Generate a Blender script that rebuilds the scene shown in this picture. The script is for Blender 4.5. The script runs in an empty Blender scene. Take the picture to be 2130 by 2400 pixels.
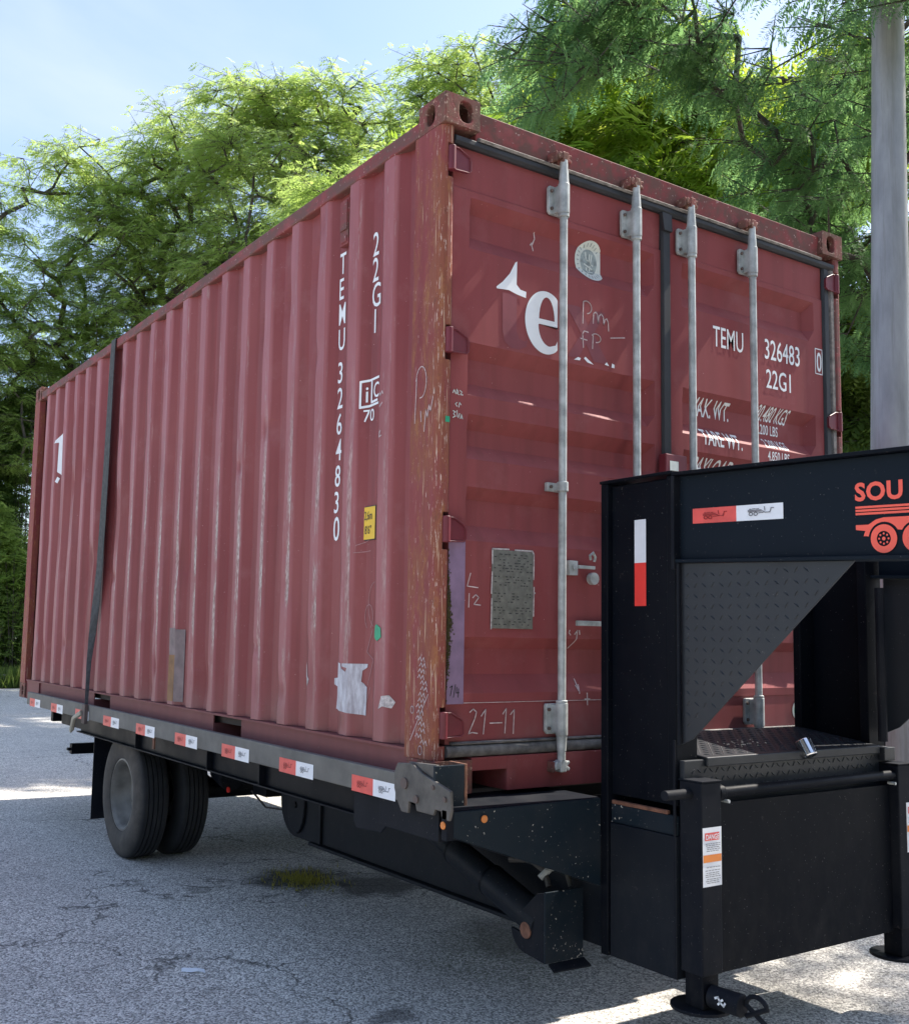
import bpy, bmesh, math, random
import numpy as np
from mathutils import Vector, Matrix
S = bpy.context.scene
C = S.collection
random.seed(7)
RNG = np.random.default_rng(11)
GZ = -0.866                                   # ground level (z = 0 is the underside of the container)

# ---------------------------------------------------------------- camera
cam = bpy.data.cameras.new('camera'); co = bpy.data.objects.new('camera', cam); C.objects.link(co)
R3 = Matrix(((0.83132350, -0.07130459, -0.55119587), (-0.55548808, -0.07397478, -0.82822746), (0.01828182, 0.99470769, -0.10110582)))
co.matrix_world = Matrix.Translation((-2.11776503, -3.04484506, 0.55410464)) @ R3.to_4x4()
cam.sensor_fit = 'HORIZONTAL'; cam.sensor_width = 36; cam.lens = 2442.764 / 2130 * 36
cam.shift_x = 86.78 / 2130; cam.shift_y = 44.2 / 2130
cam.clip_start = 0.05; cam.clip_end = 2000
S.camera = co

# ---------------------------------------------------------------- light
SUN_EL, SUN_AZ = math.radians(52), math.radians(-4.5)       # azimuth from +X towards +Y
sdir = Vector((math.cos(SUN_EL) * math.cos(SUN_AZ), math.cos(SUN_EL) * math.sin(SUN_AZ), math.sin(SUN_EL)))
sun = bpy.data.lights.new('sun', 'SUN'); sun.energy = 2.6; sun.angle = math.radians(0.6); sun.color = (1, 0.93, 0.83)
so = bpy.data.objects.new('sun', sun); C.objects.link(so); so.rotation_euler = sdir.to_track_quat('Z', 'Y').to_euler()
W = bpy.data.worlds.new('World'); S.world = W; W.use_nodes = True
wn = W.node_tree.nodes; wl = W.node_tree.links; wn.clear()
out = wn.new('ShaderNodeOutputWorld'); bg = wn.new('ShaderNodeBackground'); bg.inputs[1].default_value = 0.083
sky = wn.new('ShaderNodeTexSky'); sky.sky_type = 'NISHITA'; sky.sun_disc = False
sky.sun_elevation = SUN_EL; sky.sun_rotation = math.radians(90) - SUN_AZ
sky.air_density = 1.0; sky.dust_density = 1.2; sky.ozone_density = 1.1
tc = wn.new('ShaderNodeTexCoord'); mp = wn.new('ShaderNodeMapping'); mp.inputs['Scale'].default_value = (1.0, 1.0, 2.2)
mp.inputs['Location'].default_value = (0.35, 0.1, 0.2)
nz = wn.new('ShaderNodeTexNoise'); nz.inputs['Scale'].default_value = 2.3; nz.inputs['Detail'].default_value = 7; nz.inputs['Roughness'].default_value = 0.52
nz.inputs['Distortion'].default_value = 0.35
cr = wn.new('ShaderNodeValToRGB'); cr.color_ramp.elements[0].position = 0.44; cr.color_ramp.elements[0].color = (0, 0, 0, 1)
cr.color_ramp.elements[1].position = 0.72; cr.color_ramp.elements[1].color = (0.85, 0.85, 0.85, 1)
mx = wn.new('ShaderNodeMix'); mx.data_type = 'RGBA'; mx.inputs[7].default_value = (2.3, 2.75, 3.7, 1)
wl.new(tc.outputs['Generated'], mp.inputs[0]); wl.new(mp.outputs[0], nz.inputs[0]); wl.new(nz.outputs[0], cr.inputs[0])
ht = wn.new('ShaderNodeMix'); ht.data_type = 'RGBA'; ht.blend_type = 'MULTIPLY'; ht.inputs[0].default_value = 1; ht.inputs[7].default_value = (0.95, 0.91, 0.93, 1)
wl.new(sky.outputs[0], ht.inputs[6]); wl.new(cr.outputs[0], mx.inputs[0]); wl.new(ht.outputs[2], mx.inputs[6]); wl.new(mx.outputs[2], bg.inputs[0]); wl.new(bg.outputs[0], out.inputs[0])
S.view_settings.view_transform = 'Standard'; S.view_settings.look = 'None'; S.view_settings.gamma = 1
S.view_settings.use_curve_mapping = False
S.view_settings.exposure = 2.05
S.render.engine = 'CYCLES'
S.cycles.max_bounces = 7; S.cycles.diffuse_bounces = 4; S.cycles.transparent_max_bounces = 8; S.cycles.caustics_reflective = False
S.cycles.use_denoising = True

# ---------------------------------------------------------------- materials
class NT:
    def __init__(s, name):
        s.m = bpy.data.materials.new(name); s.m.use_nodes = True
        s.n = s.m.node_tree.nodes; s.l = s.m.node_tree.links
        s.b = s.n['Principled BSDF']; s.o = s.n['Material Output']; s.geo = None
    def node(s, t, **k):
        x = s.n.new(t)
        for a, v in k.items(): setattr(x, a, v)
        return x
    def put(s, sock, v):
        if hasattr(v, 'is_output') or isinstance(v, bpy.types.NodeSocket): s.l.new(v, sock)
        else: sock.default_value = v
    def pos(s):
        if s.geo is None: s.geo = s.n.new('ShaderNodeNewGeometry')
        return s.geo.outputs['Position']
    def noise(s, scale, detail=3, rough=0.55, vec=(1, 1, 1), dist=0, off=(0, 0, 0)):
        m = s.n.new('ShaderNodeMapping'); s.l.new(s.pos(), m.inputs[0]); m.inputs['Scale'].default_value = vec; m.inputs['Location'].default_value = off
        x = s.n.new('ShaderNodeTexNoise'); s.l.new(m.outputs[0], x.inputs[0])
        x.inputs['Scale'].default_value = scale; x.inputs['Detail'].default_value = detail; x.inputs['Roughness'].default_value = rough; x.inputs['Distortion'].default_value = dist
        return x.outputs[0]
    def ramp(s, v, a, b, ca=0.0, cb=1.0):
        x = s.n.new('ShaderNodeMapRange'); x.clamp = True
        s.put(x.inputs[0], v); x.inputs[1].default_value = a; x.inputs[2].default_value = b; x.inputs[3].default_value = ca; x.inputs[4].default_value = cb
        return x.outputs[0]
    def math(s, op, a, b=0.0):
        x = s.n.new('ShaderNodeMath'); x.operation = op; s.put(x.inputs[0], a); s.put(x.inputs[1], b); return x.outputs[0]
    def mix(s, f, a, b):
        x = s.n.new('ShaderNodeMix'); x.data_type = 'RGBA'
        s.put(x.inputs[0], f)
        for i, v in ((6, a), (7, b)): s.put(x.inputs[i], v if not isinstance(v, tuple) or len(v) == 4 else v + (1,))
        return x.outputs[2]
    def sep(s):
        x = s.n.new('ShaderNodeSeparateXYZ'); s.l.new(s.pos(), x.inputs[0]); return x.outputs
    def col(s, v): s.put(s.b.inputs['Base Color'], v if not isinstance(v, tuple) or len(v) == 4 else v + (1,))
    def rough(s, v): s.put(s.b.inputs['Roughness'], v)
    def bump(s, h, strength=0.3, dist=0.01):
        x = s.n.new('ShaderNodeBump'); s.put(x.inputs['Height'], h); x.inputs['Strength'].default_value = strength; x.inputs['Distance'].default_value = dist
        s.l.new(x.outputs[0], s.b.inputs['Normal']); return x

def simple(name, col, rough=0.5, metal=0.0, var=0.15, scale=6, bump=0.0):
    t = NT(name); n = t.noise(scale, 4)
    dark = tuple(c * (1 - var) for c in col); lite = tuple(min(1, c * (1 + var)) for c in col)
    t.col(t.mix(t.ramp(n, 0.3, 0.7), dark, lite)); t.rough(rough); t.b.inputs['Metallic'].default_value = metal
    if bump: t.bump(t.noise(scale * 12, 3), bump, 0.004)
    return t.m

MAR = (0.228, 0.050, 0.052); MARL = (0.275, 0.078, 0.076); MARD = (0.150, 0.030, 0.040)
def maroon(name, kind='plain'):
    t = NT(name)
    big = t.noise(1.3, 4, vec=(1, 1, 0.6)); c = t.mix(t.ramp(big, 0.35, 0.68), MAR, MARL)
    st = t.noise(16, 4, vec=(1, 1, 0.06)); c = t.mix(t.ramp(st, 0.45, 0.72, 0, 0.45), c, (0.16, 0.045, 0.042))
    gr = t.noise(5, 6, 0.65); c = t.mix(t.ramp(gr, 0.55, 0.8, 0, 0.3), c, (0.36, 0.18, 0.175))
    rough = 0.5; t.b.inputs['Specular IOR Level'].default_value = 0.2
    x, y, z = t.sep()
    # specks of chipped paint
    sp = t.noise(95, 2, 0.5); spm = t.ramp(sp, 0.745, 0.77); c = t.mix(t.math('MULTIPLY', spm, 0.75), c, (0.5, 0.32, 0.30))
    if kind == 'side':
        # scuffing on the proud faces of the corrugation, worst at mid height
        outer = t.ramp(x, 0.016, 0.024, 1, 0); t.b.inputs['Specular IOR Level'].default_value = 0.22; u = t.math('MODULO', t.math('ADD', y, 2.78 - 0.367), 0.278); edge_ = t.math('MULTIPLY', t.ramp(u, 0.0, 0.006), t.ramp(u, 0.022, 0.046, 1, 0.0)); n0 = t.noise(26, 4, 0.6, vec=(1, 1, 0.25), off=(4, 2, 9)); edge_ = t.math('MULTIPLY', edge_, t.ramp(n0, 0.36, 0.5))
        zb = t.math('MULTIPLY', t.ramp(z, 0.22, 0.65), t.ramp(z, 1.15, 1.75, 1, 0))
        yb = t.math('MULTIPLY', t.ramp(y, 0.4, 1.0, 0.3, 1), t.ramp(y, 3.2, 4.1, 1, 0.15))
        c = t.mix(t.math('MULTIPLY', outer, t.ramp(t.noise(5, 4, 0.6, vec=(1, 1, 0.2), off=(5, 5, 5)), 0.3, 0.6, 0.25, 0.7)), c, (0.40, 0.155, 0.165))  # proud faces painted paler, standing in for the side light they catch
        w = t.math('MULTIPLY', t.math('MULTIPLY', outer, zb), yb)
        n1 = t.noise(60, 5, 0.7, vec=(1, 1.6, 0.07)); n2 = t.noise(3.0, 3, vec=(1, 1, 0.8), off=(3, 1, 2))
        ms = t.math('MULTIPLY', t.ramp(n1, 0.40, 0.48), t.ramp(n2, 0.34, 0.46))
        ms = t.math('MULTIPLY', t.math('MULTIPLY', ms, w), edge_)
        n3 = t.noise(150, 3, 0.6, vec=(1, 1.5, 0.25))
        sc = t.mix(t.ramp(n3, 0.40, 0.60), (0.21, 0.135, 0.12), (0.62, 0.54, 0.49))
        c = t.mix(ms, c, sc)
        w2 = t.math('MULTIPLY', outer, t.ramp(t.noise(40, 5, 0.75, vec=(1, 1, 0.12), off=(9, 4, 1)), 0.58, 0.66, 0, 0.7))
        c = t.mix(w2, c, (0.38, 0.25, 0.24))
        # brown bruise low down and dust near the bottom rail
        d = t.math('MULTIPLY', t.ramp(z, 0.15, 0.32, 1, 0), t.ramp(gr, 0.3, 0.7)); c = t.mix(t.math('MULTIPLY', d, 0.55), c, (0.20, 0.13, 0.11))
        t.bump(t.noise(2.4, 3, vec=(1, 0.7, 1)), 0.35, 0.02)
    elif kind == 'post':
        n1 = t.noise(42, 6, 0.7, vec=(1, 1, 0.07)); n2 = t.noise(120, 4, 0.7, vec=(1, 1, 0.12), off=(2, 5, 7)); n3 = t.noise(3.5, 4, vec=(2, 2, 0.8))
        edge = t.math('MAXIMUM', t.ramp(y, 0.02, 0.13, 1.0, 0.0), t.ramp(z, 0.1, 1.2, 0.9, 0.0))
        pt = t.noise(5, 6, 0.7, vec=(2.4, 2.4, 0.7), off=(1, 6, 2)); a1 = t.math('ADD', pt, t.math('MULTIPLY', edge, 0.10))
        c = t.mix(t.ramp(a1, 0.46, 0.62, 0, 0.85), c, (0.25, 0.088, 0.052))
        c = t.mix(t.math('MULTIPLY', t.ramp(t.noise(24, 6, 0.8, vec=(1, 1, 0.42), off=(3, 3, 8)), 0.52, 0.64), t.ramp(a1, 0.42, 0.56)), c, (0.31, 0.125, 0.06))
        c = t.mix(t.math('MULTIPLY', t.ramp(t.noise(36, 6, 0.8, vec=(1, 1, 0.35), off=(6, 1, 6)), 0.58, 0.68, 0, 0.8), t.ramp(a1, 0.4, 0.6)), c, (0.12, 0.06, 0.04))
        sc1 = t.noise(90, 3, 0.6, vec=(1, 1, 0.045), off=(2, 5, 7)); c = t.mix(t.math('MULTIPLY', t.ramp(t.math('ADD', sc1, t.math('MULTIPLY', edge, 0.05)), 0.655, 0.69), 0.7), c, (0.56, 0.40, 0.28))
        sc2 = t.noise(170, 4, 0.7, vec=(1, 1, 0.10), off=(7, 7, 7)); c = t.mix(t.math('MULTIPLY', t.ramp(t.math('ADD', sc2, t.math('MULTIPLY', edge, 0.05)), 0.655, 0.69), 0.8), c, (0.74, 0.62, 0.54))
        rough = 0.7; t.bump(n1, 0.5, 0.006)
    elif kind == 'rust':
        n1 = t.noise(22, 6, 0.7); c = t.mix(t.ramp(n1, 0.38, 0.56, 0, 0.9), c, (0.17, 0.09, 0.065)); c = t.mix(t.ramp(t.noise(9, 5, off=(3, 3, 3)), 0.44, 0.58, 0, 0.8), c, (0.105, 0.062, 0.048)); c = t.mix(t.ramp(t.noise(60, 4, 0.7), 0.58, 0.66), c, (0.50, 0.36, 0.28))
        rough = 0.8; t.bump(n1, 0.5, 0.006)
    elif kind == 'rail':
        n1 = t.noise(14, 6, 0.7, vec=(1, 0.4, 1)); c = t.mix(t.ramp(n1, 0.40, 0.56, 0, 0.9), c, (0.135, 0.072, 0.060)); rough = 0.65
        c = t.mix(t.ramp(t.noise(70, 3), 0.66, 0.7), c, (0.42, 0.30, 0.27))
    elif kind == 'door':
        c = t.mix(t.ramp(t.noise(0.9, 2, off=(1, 0, 4)), 0.35, 0.7, 0, 0.30), c, (0.30, 0.085, 0.095))
        c = t.mix(t.math('MULTIPLY', t.ramp(z, 0.12, 0.35, 1, 0), t.ramp(gr, 0.3, 0.7, 0, 0.5)), c, (0.2, 0.13, 0.12)); rough = 0.62; t.b.inputs['Specular IOR Level'].default_value = 0.15
        t.bump(t.noise(3, 3), 0.15, 0.01)
    elif kind == 'under':
        c = t.mix(0.5, c, (0.14, 0.07, 0.07)); rough = 0.6
    t.col(c); t.rough(rough); return t.m

def black_paint(name, base=(0.002, 0.0035, 0.007), rough=0.42, dirt=0.08, specks=False, spec=0.10):
    t = NT(name); n = t.noise(4, 5, 0.6); c = t.mix(t.ramp(n, 0.45, 0.75, 0, dirt), base, (0.055, 0.055, 0.055))
    c = t.mix(t.ramp(t.noise(26, 5, 0.7), 0.66, 0.74, 0, 0.5), c, (0.09, 0.08, 0.075))
    if specks:
        m = t.math('MULTIPLY', t.ramp(t.noise(85, 2, 0.5), 0.675, 0.70), t.ramp(t.noise(7, 3, off=(1, 2, 3)), 0.46, 0.56)); c = t.mix(m, c, (0.5, 0.47, 0.40))
    t.col(c); t.rough(t.ramp(n, 0.3, 0.7, rough, rough + 0.2)); t.b.inputs['Specular IOR Level'].default_value = spec
    x, y, z = t.sep(); dz = t.ramp(t.math('ADD', z, t.math('MULTIPLY', t.noise(5, 5, 0.7, off=(6, 6, 1)), 0.5)), -0.5, 0.25, 0.6, 0.0)
    c = t.mix(t.math('MULTIPLY', t.math('MULTIPLY', dz, 0.5), t.ramp(t.noise(18, 6, 0.75, vec=(1, 1, 0.5)), 0.42, 0.70)), c, (0.045, 0.042, 0.04))
    ch = t.ramp(t.noise(130, 2, 0.5, off=(1, 9, 3)), 0.725, 0.745, 0, 0.55); c = t.mix(ch, c, (0.20, 0.19, 0.18)); t.col(c)
    t.bump(t.noise(2.2, 3), 0.22, 0.03)
    return t.m

M = {}
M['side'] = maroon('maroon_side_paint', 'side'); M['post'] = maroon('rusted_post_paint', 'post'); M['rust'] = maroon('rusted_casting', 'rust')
M['rail'] = maroon('maroon_rail_paint', 'rail'); M['door'] = maroon('maroon_door_paint', 'door'); M['maroon'] = maroon('maroon_paint'); M['under'] = maroon('dull_maroon_paint', 'under')
M['hinge'] = simple('hinge_paint', (0.15, 0.020, 0.030), 0.5, var=0.25)
M['ghost'] = simple('unfaded_maroon', (0.205, 0.045, 0.054), 0.45)
M['white'] = simple('white_lettering', (0.80, 0.82, 0.84), 0.5, var=0.05)
M['chalk'] = simple('chalk_scratch', (0.55, 0.45, 0.45), 0.9, var=0.25, scale=60)
M['chalk2'] = simple('faint_scratch', (0.36, 0.20, 0.20), 0.9, var=0.25, scale=60)
M['galv'] = simple('galvanised_rod', (0.40, 0.425, 0.42), 0.5, 0.15, var=0.35, scale=18, bump=0.15)
M['bolt'] = simple('rusty_bolt', (0.11, 0.08, 0.07), 0.7)
M['gasket'] = simple('black_rubber', (0.022, 0.024, 0.028), 0.6, var=0.3)
M['gasketl'] = simple('weathered_rubber_lip', (0.20, 0.18, 0.165), 0.8, var=0.5, scale=30)
M['lowgask'] = simple('dirty_rubber', (0.135, 0.13, 0.125), 0.8, var=0.5, scale=22, bump=0.4)
M['lilac'] = simple('lilac_paint', (0.235, 0.155, 0.245), 0.6, var=0.18, scale=14)
M['moss'] = simple('moss', (0.10, 0.085, 0.03), 0.95, var=0.5, scale=90, bump=0.6)
M['plate'] = simple('stamped_plate', (0.20, 0.20, 0.17), 0.5, 0.3, var=0.3, scale=40)
M['peel'] = simple('peeling_edge', (0.5, 0.45, 0.44), 0.8, var=0.4, scale=90)
M['dash'] = simple('dark_print', (0.05, 0.05, 0.05), 0.7)
M['yellow'] = simple('yellow_sign', (0.78, 0.50, 0.03), 0.5, var=0.06)
M['blackprint'] = simple('black_print', (0.015, 0.015, 0.015), 0.5)
M['green'] = simple('green_sticker', (0.02, 0.33, 0.17), 0.5, var=0.1)
M['emblem'] = simple('grey_emblem', (0.28, 0.33, 0.33), 0.6, var=0.35, scale=50)
M['sticker'] = simple('off_white_sticker', (0.62, 0.66, 0.62), 0.6, var=0.1, scale=30)
M['brown'] = simple('primer_patch', (0.26, 0.135, 0.055), 0.7, var=0.25, scale=14)
M['greyp'] = simple('grey_primer', (0.22, 0.165, 0.16), 0.7, var=0.25, scale=14)
t = NT('torn_paper'); n = t.noise(30, 5, 0.7, vec=(1, 1, 0.25)); t.col(t.mix(t.ramp(n, 0.4, 0.62), (0.62, 0.62, 0.66), (0.36, 0.33, 0.36))); t.rough(0.8); M['paper'] = t.m
M['black'] = black_paint('black_frame_paint'); M['blackd'] = black_paint('dusty_black_paint', (0.007, 0.009, 0.014), 0.5, 0.25)
M['blacks'] = black_paint('speckled_black_paint', (0.010, 0.018, 0.026), 0.4, 0.35, True)
M['beam'] = black_paint('slate_beam_paint', (0.009, 0.014, 0.021), 0.42, 0.02, spec=0.06)
M['boom'] = black_paint('grey_black_beam_paint', (0.010, 0.013, 0.018), 0.42, 0.15)
M['tread'] = black_paint('tread_plate_paint', (0.020, 0.024, 0.030), 0.32, 0.10, spec=0.35)
M['rub'] = simple('weathered_rub_rail', (0.125, 0.12, 0.108), 0.65, var=0.22, scale=9, bump=0.2)
M['end'] = simple('grey_end_plate', (0.085, 0.078, 0.07), 0.6, var=0.4, scale=14, bump=0.3)
M['red'] = simple('red_reflective_tape', (0.80, 0.045, 0.035), 0.35, var=0.06, scale=20)
M['redw'] = simple('faded_red_tape', (0.72, 0.085, 0.07), 0.45, var=0.12, scale=20)
M['wtape'] = simple('white_reflective_tape', (0.74, 0.77, 0.82), 0.35, var=0.05, scale=20)
M['logo'] = simple('coral_logo_vinyl', (0.86, 0.105, 0.062), 0.42, var=0.04)
M['mlogo'] = simple('grey_tape_print', (0.13, 0.13, 0.15), 0.6)
M['rlogo'] = simple('dark_red_tape_print', (0.30, 0.02, 0.02), 0.6)
M['amber'] = simple('amber_lens', (0.62, 0.19, 0.03), 0.3, var=0.1)
M['chrome'] = simple('chrome', (0.8, 0.8, 0.8), 0.12, 1.0, var=0.02)
M['strap'] = simple('grey_webbing', (0.060, 0.062, 0.062), 0.85, var=0.3, scale=40)
M['cream'] = simple('cream_strap_end', (0.5, 0.46, 0.36), 0.8)
M['orange'] = simple('orange_band', (0.75, 0.24, 0.05), 0.5)
M['rustm'] = simple('rusty_plate_edge', (0.17, 0.075, 0.045), 0.8, var=0.45, scale=30, bump=0.4)
M['wood'] = simple('deck_planks', (0.06, 0.05, 0.045), 0.9)
M['hose'] = simple('dark_hose', (0.05, 0.046, 0.042), 0.6)
M['pole'] = None
t = NT('galvanised_pole'); n = t.noise(9, 5, 0.6, vec=(1, 1, 0.25)); c = t.mix(t.ramp(n, 0.3, 0.7), (0.25, 0.255, 0.255), (0.38, 0.385, 0.38)); c = t.mix(t.ramp(t.noise(20, 5, 0.7, vec=(1, 1, 0.04)), 0.52, 0.68, 0, 0.5), c, (0.20, 0.19, 0.17)); t.col(c); t.rough(0.5); t.b.inputs['Metallic'].default_value = 0.2; t.bump(t.noise(60, 3), 0.1, 0.003); M['pole'] = t.m
t = NT('tyre_rubber'); n = t.noise(9, 5, 0.65); x, y, z = t.sep(); side = t.ramp(x, 0.075, 0.10, 1, 0)
t.col(t.mix(side, t.mix(t.ramp(n, 0.4, 0.7, 0, 0.5), (0.016, 0.017, 0.019), (0.04, 0.04, 0.04)), t.mix(t.ramp(n, 0.35, 0.7), (0.045, 0.038, 0.031), (0.095, 0.080, 0.064)))); t.rough(0.8); t.bump(t.noise(45, 4), 0.2, 0.004); M['tyre'] = t.m
M['rim'] = simple('dusty_steel_rim', (0.17, 0.16, 0.14), 0.55, 0.2, var=0.35, scale=9)
t = NT('bark'); n = t.noise(14, 6, 0.7, vec=(1, 1, 0.3)); t.col(t.mix(t.ramp(n, 0.35, 0.65), (0.035, 0.028, 0.022), (0.10, 0.085, 0.07))); t.rough(0.9); t.bump(n, 0.6, 0.03); M['bark'] = t.m

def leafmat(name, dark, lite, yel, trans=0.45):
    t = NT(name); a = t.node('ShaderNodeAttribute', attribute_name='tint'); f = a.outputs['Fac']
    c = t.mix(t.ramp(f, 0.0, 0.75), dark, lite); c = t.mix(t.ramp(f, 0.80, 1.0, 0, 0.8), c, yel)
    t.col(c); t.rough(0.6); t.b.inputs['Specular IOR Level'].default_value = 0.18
    tr = t.node('ShaderNodeBsdfTranslucent'); h = t.node('ShaderNodeHueSaturation'); h.inputs['Saturation'].default_value = 1.1; h.inputs['Value'].default_value = 2.0; h.inputs['Hue'].default_value = 0.487
    t.l.new(c, h.inputs['Color']); t.l.new(h.outputs[0], tr.inputs[0])
    m = t.node('ShaderNodeMixShader'); m.inputs[0].default_value = trans
    t.l.new(t.b.outputs[0], m.inputs[1]); t.l.new(tr.outputs[0], m.inputs[2]); t.l.new(m.outputs[0], t.o.inputs[0]); return t.m
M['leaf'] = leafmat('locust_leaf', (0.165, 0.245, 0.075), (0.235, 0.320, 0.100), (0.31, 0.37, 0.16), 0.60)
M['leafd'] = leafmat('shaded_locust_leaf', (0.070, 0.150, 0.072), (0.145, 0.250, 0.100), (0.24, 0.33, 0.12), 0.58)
M['leafb'] = leafmat('broad_compound_leaf', (0.095, 0.165, 0.030), (0.19, 0.28, 0.05), (0.30, 0.37, 0.09), 0.6)
M['leafu'] = leafmat('undergrowth_leaf', (0.060, 0.110, 0.030), (0.13, 0.20, 0.055), (0.20, 0.27, 0.09), 0.5)
M['needle'] = leafmat('conifer_needle', (0.012, 0.030, 0.016), (0.03, 0.06, 0.03), (0.05, 0.08, 0.04), 0.1)
M['grass'] = leafmat('grass_blade', (0.05, 0.09, 0.02), (0.12, 0.18, 0.045), (0.22, 0.24, 0.10), 0.35)
M['weed'] = leafmat('dry_weed', (0.16, 0.15, 0.03), (0.30, 0.28, 0.06), (0.42, 0.38, 0.12), 0.3)
M['flower'] = simple('pale_blossom', (0.72, 0.76, 0.5), 0.7)

# asphalt: old, coarse, pale aggregate with cracks, dark leaks, dark spots under the trailer and mossy patches
t = NT('old_asphalt')
agg = t.node('ShaderNodeTexVoronoi'); t.l.new(t.pos(), agg.inputs[0]); agg.inputs['Scale'].default_value = 125
agc = t.node('ShaderNodeSeparateColor'); t.l.new(agg.outputs['Color'], agc.inputs[0])
big = t.noise(0.55, 5, 0.6); mid = t.noise(3.2, 5, 0.65)
c = t.mix(t.ramp(agc.outputs[0], 0.1, 0.95), (0.20, 0.19, 0.175), (0.92, 0.88, 0.81))
fine = t.noise(170, 2, 0.5); c = t.mix(t.ramp(fine, 0.62, 0.70, 0, 0.9), c, (0.86, 0.84, 0.79)); c = t.mix(t.ramp(fine, 0.30, 0.40, 0.8, 0), c, (0.07, 0.07, 0.075))
c = t.mix(t.ramp(big, 0.4, 0.7, 0, 0.3), c, (0.27, 0.265, 0.26)); c = t.mix(t.ramp(mid, 0.5, 0.75, 0, 0.3), c, (0.33, 0.30, 0.28))
def crack(scale, w, dist, off):
    mpn = t.node('ShaderNodeVectorMath', operation='ADD'); nn = t.node('ShaderNodeTexNoise'); t.l.new(t.pos(), nn.inputs[0]); nn.inputs['Scale'].default_value = 2.2; nn.inputs['Detail'].default_value = 5
    sc = t.node('ShaderNodeVectorMath', operation='SCALE'); t.l.new(nn.outputs['Color'], sc.inputs[0]); sc.inputs['Scale'].default_value = dist
    t.l.new(t.pos(), mpn.inputs[0]); t.l.new(sc.outputs[0], mpn.inputs[1])
    v = t.node('ShaderNodeTexVoronoi', feature='DISTANCE_TO_EDGE'); t.l.new(mpn.outputs[0], v.inputs[0]); v.inputs['Scale'].default_value = scale
    return t.math('MULTIPLY', t.ramp(v.outputs['Distance'], 0.0, w, 1, 0), t.ramp(t.noise(0.9, 3, off=off), 0.42, 0.50))
ck = t.math('MAXIMUM', crack(0.5, 0.007, 0.9, (2, 7, 0)), t.math('MULTIPLY', crack(2.4, 0.010, 0.4, (5, 1, 0)), t.ramp(t.noise(0.5, 2, off=(8, 2, 0)), 0.56, 0.62, 0, 0.5)))
c = t.mix(t.math('MULTIPLY', ck, 0.8), c, (0.035, 0.033, 0.03))
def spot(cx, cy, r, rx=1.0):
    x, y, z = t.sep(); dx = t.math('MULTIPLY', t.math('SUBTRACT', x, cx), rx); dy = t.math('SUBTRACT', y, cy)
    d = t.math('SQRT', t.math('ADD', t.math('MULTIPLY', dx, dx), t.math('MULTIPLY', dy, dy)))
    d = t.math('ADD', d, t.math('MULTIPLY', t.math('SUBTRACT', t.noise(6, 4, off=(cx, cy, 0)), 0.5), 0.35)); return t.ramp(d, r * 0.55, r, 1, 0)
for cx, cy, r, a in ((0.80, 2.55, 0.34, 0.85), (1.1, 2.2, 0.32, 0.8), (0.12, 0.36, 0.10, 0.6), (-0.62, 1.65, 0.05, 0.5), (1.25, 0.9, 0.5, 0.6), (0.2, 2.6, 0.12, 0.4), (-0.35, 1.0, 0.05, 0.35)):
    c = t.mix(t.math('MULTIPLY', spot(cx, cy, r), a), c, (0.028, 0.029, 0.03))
gm = t.math('MULTIPLY', spot(0.9, 0.75, 0.5), t.ramp(t.noise(60, 3), 0.45, 0.6, 0, 0.6)); c = t.mix(gm, c, (0.10, 0.115, 0.06))
gm = t.math('MULTIPLY', spot(1.2, 3.7, 0.6), t.ramp(t.noise(60, 3), 0.4, 0.6, 0, 0.6)); c = t.mix(gm, c, (0.09, 0.115, 0.05))
t.col(c); t.rough(0.86)
h = t.math('ADD', t.math('MULTIPLY', agg.outputs['Distance'], -1.2), t.math('MULTIPLY', ck, -1.5)); t.bump(h, 0.4, 0.010)
M['asphalt'] = t.m
M['soil'] = simple('soil_and_grass', (0.06, 0.075, 0.03), 0.95, var=0.5, scale=1.5)
M['stone'] = simple('concrete_kerb', (0.27, 0.25, 0.23), 0.9, var=0.3, scale=6, bump=0.4)

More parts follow.
